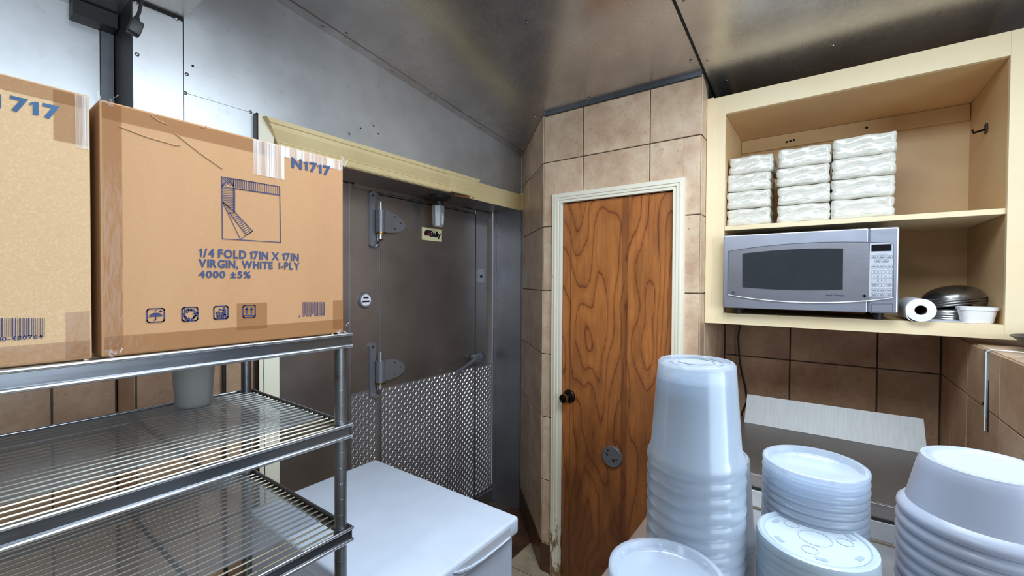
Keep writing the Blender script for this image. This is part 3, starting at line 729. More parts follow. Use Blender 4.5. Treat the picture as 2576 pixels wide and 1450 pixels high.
for ci, (yc, w, h0, x0) in enumerate(((.266, .172, .0775, 2.26), (.071, .184, .0785, 2.265), (-.122, .196, .0815, 2.265))):
    z = 1.8525
    for k in range(4):
        me = packs[(k+ci*3) % 4]
        o = link('napkin_pack', me); o.scale = (1, w/.186, h0/.080)
        o.location = (x0+random.uniform(-.006, .006), yc+random.uniform(-.003, .003)+(.004 if k < 3 else -.004)*(ci == 0), z); o.rotation_euler = (0, 0, random.uniform(-.02, .02))
        z += h0+.0006
        tag(o, 'film-wrapped white napkin pack, %s of the %s pile on the cabinet shelf' % (rown[k], colname[ci]), 'napkin pack', 'wrapped napkin packs on the cabinet shelf')
# ================================================================== MICROWAVE
XM = 2.04
mw = thing('microwave', 'silver countertop microwave with dark window in the cream cabinet', 'microwave', (2.25, .065, 1.4655))
def mq(px, py): v = Q('x', XM, px, py); return v.y, v.z
MY1, MY0, MZ0, MZ1 = .350, -.2195, 1.492, 1.803
ysp = mq(2186, 600)[0]
MB().box(XM+.03, 2.46, MY0+.008, MY1-.012, MZ0+.002, MZ1-.006, .004).build('body', M_black, mw)
for y_ in (MY0+.05, MY1-.05):
    for x_ in (2.11, 2.42): MB().lathe([(.015, 0), (.018, .0265), (0, .0265)], (x_, y_, 1.4655), 12).build('foot', M_black, mw)
dr = MB().box(XM, XM+.03, ysp+.0008, MY1, MZ0, MZ1, .004, 3).build('door', M_mw, mw)
pn = MB().box(XM, XM+.03, MY0, ysp-.0008, MZ0, MZ1, .006, 3).build('control_panel', M_mw, mw)
# door insert between the two arcs
def arc(pa, pb, pm, n=16):
    a, b, m = Vector(mq(*pa)), Vector(mq(*pb)), Vector(mq(*pm)); out = []
    for i in range(n+1):
        t = i/n; c = 2*m-(a+b)/2; out.append((a*(1-t)**2+c*2*t*(1-t)+b*t*t))
    return out
top = arc((1833, 633), (2185, 610), (1990, 614)); bot = arc((1831, 742), (2185, 757), (1990, 760))
bi = MB(); poly = [(v.x, v.y) for v in top]+[(v.x, v.y) for v in bot[::-1]]
bi.prism(poly, 'x', XM-.004, XM+.001).build('door_insert', M_mw2, dr)
P_ = Print('x', XM-.0045); P_.path([(v.x, v.y) for v in top], .0022); P_.path([mq(1833, 633), mq(1831, 742)], .0016); P_.build('shadow_line', M_line, dr)
b_ = MB(); b_.tube([(XM-.005, v.x, v.y) for v in bot]+[(XM-.005,)+mq(2247, 750)], .0022, 6).build('lower_bead', M_chrome, dr, True)
wt = arc((1868, 639), (2121, 626), (1990, 628)); wb = arc((1868, 723), (2120, 729), (1990, 730))
MB().prism([(v.x, v.y) for v in wt]+[(v.x, v.y) for v in wb[::-1]], 'x', XM-.0055, XM-.002).build('window', M_glassdark, dr)
c_ = mq(1846, 737); P_ = Print('x', XM-.0052); P_.ring(c_, .0055, .0016); P_.ring(c_, .002, .001, 8); P_.build('round_emblem', M_ink2, dr)
P_ = Print('x', XM-.0052); P_.text('Inverter  Technology', mq(2078, 746), mq(2122, 741), .01); P_.build('lettering', M_ink2, dr)
P_ = Print('x', XM-.0052)
for k in range(9): c = mq(2170+random.uniform(-2, 10), 742+random.uniform(-3, 6)); P_.disc(c, .0016+random.random()*.002, 6)
P_.build('worn_sticker', M_line, dr)
# control panel face
p0, p1 = mq(2190, 748), mq(2247, 611)
MB().box(XM-.0015, XM+.002, p1[0], ysp-.002, p0[1]+.001, p1[1], .001).build('keypad', M_mwpanel, pn)
P_ = Print('x', XM-.002); P_.path([mq(2190, 610), mq(2243, 612), mq(2247, 615), mq(2247, 747)], .0018); P_.path([(ysp, MZ0+.003), (ysp, MZ1-.003)], .0022); P_.build('panel_outline', M_line, pn)
d0, d1_ = mq(2192, 633), mq(2243, 614)
MB().box(XM-.0035, XM, d0[0], d1_[0], d0[1], d1_[1], .001).build('display', M_display, pn)
kp = Print('x', XM-.0022); lb = Print('x', XM-.0024)
rows = [(647, [2199, 2218, 2237], 0), (657, [2208, 2227], 0), (671, [2199, 2218, 2237], 0), (685, [2199, 2218, 2237], '123'), (696, [2199, 2218, 2237], '456'), (706, [2199, 2218, 2237], '789'), (717, [2199, 2218, 2237], ' 0 '), (731, [2199, 2218, 2237], 0), (742, [2199, 2218, 2237], 0)]
for ry, xs, dg_ in rows:
    for i, rx in enumerate(xs):
        a, b = mq(rx-8.2, ry+4), mq(rx+8.2, ry-4); kp.rrect(a, b, .0028, .0006, 3)
        if dg_ and dg_[i] != ' ': lb.text(dg_[i], mq(rx-1.3, ry+2), mq(rx+1.3, ry-2), .01)
        else: lb.line(mq(rx-5.5, ry+.8), mq(rx+5.5, ry+.8), .0012); lb.line(mq(rx-4, ry-1), mq(rx+4, ry-1), .0007)
lb.line(mq(2204, 640), mq(2231, 640), .0008)
kp.build('button_outlines', M_line, pn); lb.build('button_lettering', M_line, pn)
P_ = Print('x', XM-.0012); P_.path([mq(2193, 789), mq(2193, 765), mq(2246, 765), mq(2246, 789)], .0013); P_.build('open_button', M_line, pn)
# ================================================================== things right of the microwave
tr_ = thing('paper_towel_roll', 'white paper towel roll lying on its side right of the microwave', 'paper towels', (2.08, -.283, 1.4645))
rx_ = Matrix.Rotation(PI/2, 3, 'Y'); rc = (2.075, -.283, 1.4655+.0405)
MB().lathe([(.0405, 0), (.0405, .25), (.017, .25), (.017, 0)], rc, 40, rx_, close=True).build('roll', M_paper, tr_, True)
MB().lathe([(.0172, .001), (.0172, .249), (.0155, .249), (.0155, .001)], rc, 24, rx_, close=True).build('core', M_core, tr_, True)
MB().prism([(-.245, 1.512), (-.243, 1.50), (-.2445, 1.485), (-.250, 1.472), (-.262, 1.466), (-.262, 1.4672), (-.252, 1.474), (-.2462, 1.486), (-.2448, 1.50)], 'x', 2.073, 2.32).build('loose_sheet', M_paper, tr_)
def bowl(r, h, cx, cy, z, tilt=(0, 0), lab='', m=M_bowl):
    t = Matrix.Rotation(tilt[0], 3, 'X') @ Matrix.Rotation(tilt[1], 3, 'Y')
    pr_ = []
    for k in range(11):
        a = PI/2*k/10; pr_.append((r*.96*math.sin(a), h*math.cos(a)+.008 if k < 10 else .008))
    pr_ += [(r, .007), (r*1.02, .003), (r*1.0, 0), (r*.965, .003)]
    inn = [(x*.965 if i < 11 else x*.96, max(zz-.0025, .001)) for i, (x, zz) in enumerate(pr_[:11])][::-1]
    o = MB().lathe(pr_+inn, (0, 0, 0), 48, t).build('metal_bowl', m, None, True); o.location = (cx, cy, z); tag(o, lab, 'bowl', 'metal bowls in the cabinet'); return o
bowl(.088, .040, 2.32, -.398, 1.4652, (0, 0), 'dark metal bowl upside down, lowest of the stack in the cabinet')
bowl(.088, .040, 2.318, -.397, 1.4735, (0, 0), 'dark metal bowl upside down, second from the bottom of the cabinet stack')
bowl(.089, .042, 2.318, -.397, 1.4820, (0, 0), 'dark metal bowl upside down, third from the bottom of the cabinet stack')
bowl(.092, .052, 2.315, -.402, 1.5150, (-.17, .05), 'shiny dark metal bowl tilted over the flat stack in the cabinet')
bowl(.093, .052, 2.316, -.403, 1.5245, (-.17, .05), 'dark metal bowl second from the top, tilted')
bowl(.093, .052, 2.317, -.404, 1.5340, (-.17, .05), 'matt dark metal bowl topmost of the tilted ones in the cabinet')
pp = MB().prism([(2.108, -.30), (2.13, -.38), (2.109, -.42), (2.2, -.455), (2.27, -.40), (2.24, -.315)], 'z', 1.4647, 1.4656).build('paper_sheet', M_paper, None); pp.location.z = 0
tag(pp, 'loose white paper sheet under the metal bowls in the cabinet', 'paper')
tb = thing('plastic_tub', 'small white plastic tub with a lip at the right end of the cabinet', 'tub', (2.17, -.440, 1.4645))
def rrect2(w, d, r, n=6): 
    out = []
    for cx, cy, t in ((w/2-r, d/2-r, 0), (-w/2+r, d/2-r, 90), (-w/2+r, -d/2+r, 180), (w/2-r, -d/2+r, 270)):
        for k in range(n+1): a = math.radians(t+90*k/n); out.append((cx+r*math.cos(a), cy+r*math.sin(a)))
    return out
def loft(secs, name, m, par, smooth=True):
    b = MB(); R = []
    for pts, z in secs: R.append([b.b.verts.new((x, y, z)) for x, y in pts])
    for A, B in zip(R, R[1:]):
        n = len(A)
        for k in range(n): b.b.faces.new((A[k], A[(k+1) % n], B[(k+1) % n], B[k]))
    b.b.faces.new(R[0][::-1]); b.b.faces.new(R[-1]); return b.build(name, m, par, smooth)
def sec(w, d, r, z, cx, cy): return ([(cx+x, cy+y) for x, y in rrect2(w, d, r)], z)
cx, cy = 2.168, -.438
loft([sec(.075, .070, .014, 1.4648, cx, cy), sec(.078, .074, .016, 1.470, cx, cy), sec(.088, .087, .018, 1.508, cx, cy), sec(.085, .084, .018, 1.508, cx, cy), sec(.075, .070, .016, 1.475, cx, cy)], 'tub_body', M_whitepl, tb)
loft([sec(.088, .087, .018, 1.5085, cx, cy), sec(.094, .094, .02, 1.5087, cx, cy), sec(.096, .095, .02, 1.518, cx, cy), sec(.090, .090, .02, 1.520, cx, cy), sec(.085, .084, .018, 1.5185, cx, cy), sec(.084, .083, .018, 1.5095, cx, cy)], 'tub_rim', M_whitepl, tb)
# pan on half wall
pn_ = thing('frying_pan', 'black pan holding a dark grate on the tiled half wall at the right edge', 'pan', (1.965, -.605, HZ))
MB().lathe([(0, .0), (.075, .0), (.095, .012), (.125, .040), (.134, .046), (.134, .048), (.122, .042), (.092, .015), (.072, .004), (0, .004)], (1.965, -.605, HZ+.0015), 48).build('pan_body', M_blackpan, pn_, True)
MB().box(1.90, 2.06, -.70, -.57, HZ+.047, HZ+.058, .004).build('grate', M_black, pn_)
# cord under cabinet
cp = [Q('x', 2.58, *q) for q in ((1862, 812), (1857, 850), (1860, 905), (1866, 940), (1875, 975), (1879, 1010), (1868, 1035), (1862, 1060))]
cd = MB().tube(cp, .0045, 8).build('power_cord', M_black, None, True); tag(cd, 'black power cord hanging down the brown tiles below the cabinet', 'cord')
# ================================================================== STEEL TABLE AND EQUIPMENT
TZ = .90
wt_ = thing('worktable', 'stainless steel worktable carrying the stacks of plastic containers', 'table', (1.0, 0, 0))
MB().box(.42, 1.505, .112, .418, TZ-.012, TZ, .003).build('table_top', M_table, wt_)
MB().box(.42, 1.505, -.405, .109, TZ-.012, TZ, .003).build('table_top', M_table, wt_)
MB().box(.42, 1.505, .1085, .1125, TZ-.006, TZ+.001).build('joint_strip', M_chrome, wt_)
MB().box(.42, 1.50, .40, .417, TZ-.07, TZ-.012).build('apron', M_table, wt_); MB().box(.42, .437, -.404, .40, TZ-.07, TZ-.012).build('apron', M_table, wt_)
for x in (.46, 1.46):
    for y in (.37, -.37): MB().tube([(x, y, 0.0005), (x, y, TZ-.012)], .02, 12).build('leg', M_chrome, wt_, True)
MB().box(.47, 1.45, -.36, .36, .25, .262).build('undershelf', M_table, wt_)
eq = thing('prep_counter', 'stainless counter unit with a raised bright rear lid against the brown tiles', 'counter', (1.8, -.02, 0))
MB().box(1.512, 2.14, -.315, .418, .0, .955, .003).build('body', M_table, eq)
MB().box(1.516, 2.136, -.312, .415, .955, .962).build('dark_gap', M_dark, eq)
MB().box(1.520, 2.136, -.312, .415, .962, 1.000).build('front_rail', M_doorsteel, eq)
MB().box(1.517, 2.138, -.314, .417, 1.000, 1.005, .0015).build('counter_top', M_doorsteel, eq)
MB().box(1.506, 1.5115, -.313, .417, TZ-.02, TZ+.003).build('caulk_line', M_grout, eq)
b = MB(); yl, yr = .262, -.303
b.prism([(2.050, 1.0055), (2.056, 1.0055), (2.134, 1.106), (2.128, 1.109)], 'y', yr, yl).build('rear_lid', M_lidst, eq)
for y_ in (yl-.04, yr+.03): MB().prism([(2.10, 1.0055), (2.13, 1.0055), (2.13, 1.09), (2.118, 1.075)], 'y', y_, y_+.01).build('lid_support', M_table, eq)
# ================================================================== CONTAINER STACKS
def ordn(i): return ['topmost', 'second', 'third', 'fourth', 'fifth', 'sixth', 'seventh', 'eighth', 'ninth', 'tenth', 'eleventh', 'twelfth', 'thirteenth', 'fourteenth', 'fifteenth', 'sixteenth', 'seventeenth', 'eighteenth', 'nineteenth'][i] if i < 19 else (['twentieth', 'thirtieth', 'fortieth', 'fiftieth'][(i-19)//10] if (i+1) % 10 == 0 else ['twenty', 'thirty', 'forty', 'fifty'][(i+1)//10-2]+'-'+['first', 'second', 'third', 'fourth', 'fifth', 'sixth', 'seventh', 'eighth', 'ninth'][(i+1) % 10-1])
def mesh_of(mb, name, m, smooth=True):
    o = mb.build(name, m, None, smooth); me = o.data; bpy.data.objects.remove(o); return me
HD = .135
tall = mesh_of(MB().lathe([(0, HD-.004), (.012, HD-.004), (.014, HD-.0025), (.030, HD-.0025), (.034, HD-.004), (.039, HD-.004), (.0405, HD), (.043, HD), (.0455, HD-.003), (.0462, HD-.008),
    (.0535, .026), (.0545, .024), (.0553, .021), (.0575, .016), (.0588, .010), (.0578, .004), (.0555, 0),
    (.0545, .001), (.0568, .009), (.0545, .019), (.0525, .024), (.0452, HD-.009), (.0440, HD-.006), (0, HD-.0065)], n=56), 'deli_container', M_deli)
lidm = mesh_of(MB().lathe([(0, .0015), (.048, .0015), (.0495, .0025), (.0515, .0088), (.0525, .0098), (.0560, .0100), (.0580, .0088), (.0588, .0058), (.0578, .0018), (.0560, 0),
    (.0552, .001), (.0568, .004), (.0562, .0080), (.0530, .0085), (.0505, .0015), (.049, 0), (0, 0)], n=56), 'container_cover', M_delil)
optop = [(0, .0075), (.0505, .0075), (.0520, .0095), (.0560, .0100), (.0583, .0085), (.0590, .0030), (.0588, 0), (.0572, 0), (.0570, .006), (0, .006)]
opq = mesh_of(MB().lathe(optop, n=56), 'milky_cover', M_opq)
bowlm = mesh_of(MB().lathe([(0, .068), (.046, .068), (.0475, .0685), (.050, .0715), (.052, .0718), (.0550, .0708), (.0563, .067), (.0585, .060), (.0590, .057), (.0680, .016), (.0720, .013), (.0755, .009), (.0765, .004), (.0745, 0), (.0735, .001), (.0745, .004), (.0715, .010), (.067, .012), (.0575, .055), (.0545, .0665), (0, .0665)], n=56), 'plastic_bowl', M_bowlpl)
def stack(me, name, x, y, ztop, h, pitch, base, desc, cat, grp, ribs=None, lean=(0, 0)):
    n = int((ztop-h-base)/pitch)+1; res = []
    for i in range(n):
        z = ztop-h-i*pitch
        if z < base+.0005: break
        if i == n-1 or z-pitch < base+.0005: z = max(base+.0006, z)
        o = link(name, me); o.location = (x+random.uniform(-.0004, .0004)+lean[0]*i, y+random.uniform(-.0004, .0004)+lean[1]*i, z); o.rotation_euler = (random.uniform(-.003, .003), random.uniform(-.003, .003), random.uniform(0, 6.28))
        tag(o, '%s, %s from the top of %s' % (desc[0], ordn(i), desc[1]), cat, grp)
        if i == 0: o['label'] = '%s, topmost of %s' % (desc[0], desc[1])
        res.append(o)
    return res
s1 = stack(tall, 'deli_container', .5775, .129, 1.501, HD, .0172, TZ, ('upside-down frosted cup', 'the high stack before the wooden door'), 'container', 'tall cups in the high stack')
s2 = stack(tall, 'deli_container', .746, .134, 1.3286, HD, .0172, TZ, ('upside-down frosted cup', 'the stack behind the highest one'), 'container', 'tall cups in the hidden stack')
s3 = stack(lidm, 'container_cover', .686, .0065, 1.366, .010, .0098, TZ, ('clear round lid', 'the stack before the steel counter'), 'lid', 'lids before the steel counter')
s4 = stack(opq, 'milky_cover', .605, .0031, 1.3053, .010, .0088, TZ, ('milky white lid', 'the opaque white stack'), 'lid', 'milky lids in the opaque stack', lean=(-.0002, .0))
s5 = stack(lidm, 'container_cover', .4548, .1291, 1.2986, .010, .0098, TZ, ('clear round lid', 'the stack nearest the freezer'), 'lid', 'lids in the nearest stack')
s6 = stack(bowlm, 'plastic_bowl', .706, -.153, 1.397, .0718, .0145, TZ, ('upside-down frosted bowl', 'the wide right-hand stack'), 'bowl', 'frosted bowls in the wide stack')
# ribs inside top lids, disc and marks on the milky lid, raised rings on the tall cup
for o, (x, y, zt) in ((s3[0], (.686, .0065, 1.366)), (s5[0], (.4548, .1291, 1.2986))):
    for k in range(6):
        a = k*PI/3+.4; p = Vector((x+.0500*math.cos(a), y+.0500*math.sin(a), 0))
        t = Vector((-math.sin(a), math.cos(a), 0))*.0022; n_ = Vector((math.cos(a), math.sin(a), 0))*.0014
        b = MB(); v = [b.b.verts.new(p+s_*t+u_*n_+Vector((0, 0, zz))) for s_ in (-1, 1) for u_ in (-1, 1) for zz in (zt-.0085, zt-.0035)]
        for f in ((0, 1, 3, 2), (4, 6, 7, 5), (0, 4, 5, 1), (2, 3, 7, 6), (1, 5, 7, 3), (0, 2, 6, 4)): b.b.faces.new([v[i] for i in f])
        b.build('rib', M_delil, o)
x, y, zt = .605, .0031, 1.3053
MB().lathe([(0, zt-.0018), (.0498, zt-.0018), (.0503, zt-.0035), (0, zt-.0035)], (x, y, 0), 48).build('centre_disc', M_opqd, s4[0], True)
b = MB()
for k in range(6):
    a = k*PI/3+.15; p = Vector((x+.0425*math.cos(a), y+.0425*math.sin(a), zt-.0014)); t = Vector((-math.sin(a), math.cos(a), 0))*.0055; n_ = Vector((math.cos(a), math.sin(a), 0))*.0026
    v = [b.b.verts.new(q) for q in (p-t-n_, p+t-n_, p+t+n_, p-t+n_, p-t-n_-Vector((0, 0, .0006)), p+t-n_-Vector((0, 0, .0006)), p+t+n_-Vector((0, 0, .0006)), p-t+n_-Vector((0, 0, .0006)))]
    for f in ((0, 1, 2, 3), (4, 7, 6, 5), (0, 4, 5, 1), (1, 5, 6, 2), (2, 6, 7, 3), (3, 7, 4, 0)): b.b.faces.new([v[i] for i in f])
for k, rr in ((0, .016), (1, .0075), (2, .0075), (3, .0075)):
    a = k*2*PI/3+.9; c = (x, y) if k == 0 else (x+.030*math.cos(a), y+.030*math.sin(a))
    b.lathe([(rr, 0), (rr, .0005), (rr+.0006, .0005), (rr+.0006, 0)], (c[0], c[1], zt-.0018), 28, close=True)
b.build('embossed_marks', M_emb, s4[0])
x, y, zt = .5775, .129, 1.501
b = MB()
for rr in (.0215, .031): b.lathe([(rr, 0), (rr, .0009), (rr+.0011, .0009), (rr+.0011, 0)], (x, y, zt-.0026), 36, close=True)
b.build('embossed_rings', M_emb, s1[0])
MB().lathe([(0, .0005), (.044, .0005), (.0445, 0), (0, 0)], (.706, -.153, 1.397-.0035), 48).build('centre_disc', M_opqd, s6[0], True)
# ================================================================== FREEZER
fz = thing('chest_freezer', 'white chest freezer standing between the wire rack and the steel cooler door', 'freezer', (.85, 1.13, 0))
MB().box(.612, 1.092, .785, 1.485, .03, .800, .006).build('body', M_white, fz)
MB().box(.616, 1.088, .789, 1.481, .800, .806).build('gasket', M_back, fz)
ld = MB().box(.604, 1.098, .765, 1.492, .806, .860, .010, 4).build('lid', M_white, fz, True)
for x in (.65, 1.05):
    for y in (.83, 1.44): MB().tube([(x, y, 0), (x, y, .03)], .02, 12).build('foot', M_black, fz)
pts = []
for i in range(15):
    t = i/14; pts.append((.80+.245*t, .845-.030*math.sin(PI*min(1, t*1.4)/2) if t < .75 else .815))
pts = [(.80, .846), (.83, .836), (.87, .826), (.92, .820), (1.00, .818), (1.045, .820), (1.05, .832), (1.05, .846)]
MB().prism(pts, 'y', .7645, .768).build('handle_recess', M_btn, ld)
MB().prism([(.80, .845), (.83, .835), (.87, .825), (.92, .819), (1.00, .817), (1.047, .819), (1.047, .8155), (.92, .8152), (.86, .821), (.82, .832)], 'y', .760, .7655).build('handle_lip', M_white, ld)
# ================================================================== WIRE RACK
rk = thing('wire_shelving_rack', 'chrome wire shelving rack holding two napkin cartons', 'rack', (0, 1.15, 0))
RX0, RX1, RY0, RY1 = -.62, .592, .893, 1.430
for x in (RX0+.019, RX1-.019):
    for y in (RY0+.019, RY1-.019):
        po = MB().tube([(x, y, .02), (x, y, 1.4775)], .0135, 16).build('post', M_post, rk, True)
        b = MB()
        for k in range(34): b.lathe([(.0135, -.001), (.0138, 0), (.0135, .001)], (x, y, .25+k*.0365), 14)
        b.build('grooves', M_post, po, kind='stuff')
        MB().tube([(x, y, 0), (x, y, .02)], .018, 12).build('foot', M_black, po)
def shelf(z, nw=22, dark=M_rackdark):
    """z = top of the rim"""
    hgt = .031
    sh = MB().box(RX0, RX1, RY0+.002, RY0+.005, z-hgt, z-.003).build('shelf', dark, rk)
    for y in (RY0, RY1-.0):
        for zz in (z-.0035, z-hgt): MB().tube([(RX0, y, zz), (RX1, y, zz)], .0038, 10).build('rim_rod', M_chrome, sh, True)
    MB().box(RX0, RX1, RY1-.005, RY1-.002, z-hgt, z-.003).build('rim_channel', dark, sh)
    for x in (RX0, RX1):
        s_ = -1 if x > 0 else 1
        for zz in (z-.0035, z-hgt): MB().tube([(x, RY0, zz), (x, RY1, zz)], .0038, 10).build('rim_rod', M_chrome if x < 0 else M_rackdark, sh, True)
        MB().box(x+s_*.002, x+s_*.005, RY0, RY1, z-hgt, z-.003).build('rim_channel', dark, sh)
        MB().box(x+s_*.006, x+s_*.022, RY0+.035, RY1-.035, z-.016, z-.013).build('side_ledge', dark, sh)
    for k in range(nw):
        y = RY0+.022+(RY1-RY0-.044)*k/(nw-1)
        MB().tube([(RX0+.007, y, z-.006), (RX1-.007, y, z-.006)], .0021, 6).build('wire', M_wire, sh, True)
    for x in (RX0+.30, RX0+.60, RX0+.92):
        MB().tube([(x, RY0+.006, z-.0115), (x, RY1-.006, z-.0115)], .0032, 8).build('cross_rod', dark, sh, True)
        MB().tube([(x+.012, RY0+.006, z-.028), (x+.012, RY1-.006, z-.028)], .0032, 8).build('cross_rod', dark, sh, True)
        zg = []; n = 16
        for k in range(n+1): zg.append((x+(.002 if k % 2 else .010), RY0+.01+(RY1-RY0-.02)*k/n, z-(.012 if k % 2 else .0275)))
        MB().tube(zg, .002, 6).build('truss_wire', dark, sh)
    for x in (RX0+.019, RX1-.019):
        for y in (RY0+.019, RY1-.019): MB().lathe([(.0137, -.034), (.017, -.034), (.0155, 0), (.0137, 0)], (x, y, z-.001), 16, close=True).build('corner_collar', dark, sh, True)
    return sh
for z in (1.478, 1.265, 1.018, .62): shelf(z)
def mat(z, y0, y1, x1, lab):
    o = MB().prism([(RX0+.02, y0), (x1-.006, y0), (x1, y0+.006), (x1, y1), (RX0+.02, y1)], 'z', z-.0035, z-.0022).build('shelf_mat', M_mat, None)
    return tag(o, lab, 'shelf mat', 'translucent shelf mats')
mat(1.265, .988, 1.412, RX1-.014, 'smoky translucent plastic mat on the middle rack shelf')
mat(1.018, .975, 1.412, RX1-.030, 'smoky translucent plastic mat on the rack shelf below the middle one')
# container at back of shelf, hanging black cable behind
bc = MB().lathe([(0, 0), (.036, 0), (.041, .006), (.052, .16), (.054, .165), (.054, .17), (.051, .17), (.039, .008), (0, .004)], (0, 0, 0), 40).build('frosted_tub', M_back, None, True)
bc.location = (.425, 1.365, 1.2632); tag(bc, 'tall frosted grey container at the back of the middle rack shelf', 'container')
q0 = Q('y', YW-.012, 563, 900); ck = MB().tube([(q0.x, YW-.012, 1.62), (q0.x+.001, YW-.012, 1.3), (q0.x, YW-.012, .95), (q0.x+.004, YW-.012, .4)], .0062, 8).build('hanging_cable', M_black, None, True)
tag(ck, 'thick black cable hanging on the tiles behind the rack', 'cable')
# ================================================================== CARTONS
CYF = .897
def carton(x0, x1, z0, z1, m, lab, loc):
    t = thing('carton', lab, 'box', loc, None)
    b = MB(); b.box(x0, x1, CYF, CYF+.42, z0, z1, .003, 2); b.build('carton_body', m, t)
    return t
c1 = carton(.160, .5710, 1.4795, 1.876, M_card, 'tan cardboard carton printed with a folded napkin drawing, nearer the cooler door', (.366, 1.10, 1.479))
c2 = carton(-.262, .150, 1.4795, 1.877, M_card2, 'paler cardboard carton cut off by the left edge of the photo', (-.056, 1.10, 1.479))
YP = CYF-.0012
def flatpx(y, pts, name, m, par, **k):
    P = Print('y', y); P.poly([P.px(*p) for p in pts]); return P.build(name, m, par, **k)
YT = CYF-.0006
def strip(name, x0, x1, z0, z1, m, par, y=YT): 
    P = Print('y', y); P.poly([(x0, z0), (x1, z0), (x1, z1), (x0, z1)]); return P.build(name, m, par)
# c1 tapes
strip('tape', .163, .5695, 1.4805, 1.511, M_tape, c1)
strip('tape', .163, .186, 1.49, 1.873, M_tape, c1, YT-.0002)
strip('tape', .163, .42, 1.848, 1.873, M_tape, c1, YT-.0004)
strip('tape', Q('y', YT, 596, 790).x, Q('y', YT, 672, 790).x, 1.505, Q('y', YT, 640, 762).z, M_tape, c1, YT-.0004)
strip('tape', .545, .5695, 1.49, 1.555, M_tape, c1, YT-.0004)
strip('clear_tape', .43, .5685, 1.853, 1.8745, M_cleartape, c1, YT-.0003)
strip('clear_tape', .378, .437, 1.806, 1.8745, M_cleartape, c1, YT-.0005)
for a, b in (((300, 318), (430, 362)), ((430, 362), (455, 365)), ((440, 335), (560, 425)), ((380, 290), (420, 312)), ((505, 320), (520, 316))):
    p, q = Q('y', YP, *a), Q('y', YP, *b); MB().tube([p, (p+q)/2+Vector((0, 0, -.002)), q], .0009, 4).build('crease', M_card2, c1)
for (x, z) in ((.168, 1.872), (.566, 1.868), (.168, 1.486), (.565, 1.486)):
    b = MB()
    for k in range(7):
        p = Vector((x+random.uniform(-.012, .012), CYF-.002, z+random.uniform(-.012, .008))); d = Vector((random.uniform(-.014, .014), random.uniform(-.003, .001), random.uniform(-.01, .014)))
        b.quad(p, p+d, p+d+Vector((.003, -.002, .002)), p+Vector((.002, -.003, .003)))
    b.build('crumpled_tape', M_cleartape, c1)
# c1 print
P_ = Print('y', YP)
px = P_.px
P_.text('N1717', (px(733, 421)[0], px(781, 433)[1]), (px(832, 430)[0], px(781, 407)[1]), .05, 0, 1.25)
P_.build('printed_lettering', M_ink, c1)
P_ = Print('y', YP); w = .0014
corn = [(558, 445), (704, 470), (706, 610), (560, 601)]
P_.path([px(*c) for c in corn], w, True)
P_.path([px(588, 452), px(588, 536)], w); P_.path([px(591, 474), px(704, 490)], w*.8); P_.path([px(560, 470), px(588, 474), px(704, 492)], w*.8)
P_.path([px(591, 475), px(591, 535)], w*.8)
for k in range(26):
    t = k/25; x = 588+(703-588)*t; P_.line(px(x, 449+(x-588)*.172), px(x, 471+(x-588)*.155), .0010)
for k in range(15):
    yy = 474+k*4.3; xa = 560 if yy < 512 else 560+(yy-510)*.62; P_.line(px(xa, yy), px(587, yy+1.5), .0010)
for k in range(5):
    P_.line(px(559+k*6, 446+k), px(559+min(28, k*6+22), 468), .0009); P_.line(px(587-k*6, 450), px(max(559, 565-k*6), 470), .0009)
P_.path([px(560, 508), px(605, 602), px(634, 582)], w*.8); P_.path([px(560, 508), px(592, 535), px(636, 582), px(620, 592), px(577, 535)], w*.9); P_.path([px(560, 508), px(578, 524)], w)
for k in range(13):
    t = k/12; P_.line(px(592+44*t*.98, 536+46*t), px(577+43*t, 537+55*t), .0010)
P_.build('napkin_drawing', M_ink2, c1)
P_ = Print('y', YP)
def tl(txt, x0, x1, yt0, yb0, yt1, yb1):
    """ink box from its pixels: left top/bottom and right top/bottom"""
    a = px(x0, (yb0)); b = px(x1, yb1); t = px(x0, yt0); P_.text(txt, (a[0], (a[1]+b[1])/2), (b[0], (t[1]+px(x1, yt1)[1])/2), .035, 0, 1.15)
tl('1/4 FOLD 17IN X 17IN', 501, 752, 627, 648, 637, 655)
tl('VIRGIN, WHITE  1-PLY', 500, 754, 654, 674, 659, 677)
tl('4000 ±5%', 500, 631, 681, 699, 683, 701)
P_.build('printed_lettering', M_ink, c1)
def barcode(P, x0, x1, yt, yb, n, seed):
    r = random.Random(seed); x = x0
    while x < x1:
        w_ = r.choice((1, 1, 1.6, 2.4))*(x1-x0)/n; P.poly([P.px(x, yb), P.px(min(x+w_*.6, x1), yb), P.px(min(x+w_*.6, x1), yt), P.px(x, yt)]); x += w_+.6*(x1-x0)/n
P_ = Print('y', YP); px = P_.px; barcode(P_, 761, 819, 760, 790, 52, 3)
P_.text('6  174010  480764', (px(752, 795)[0], px(790, 796)[1]), (px(817, 795)[0], px(790, 790)[1]), .015, 0, 1.1); P_.build('barcode', M_ink2, c1)
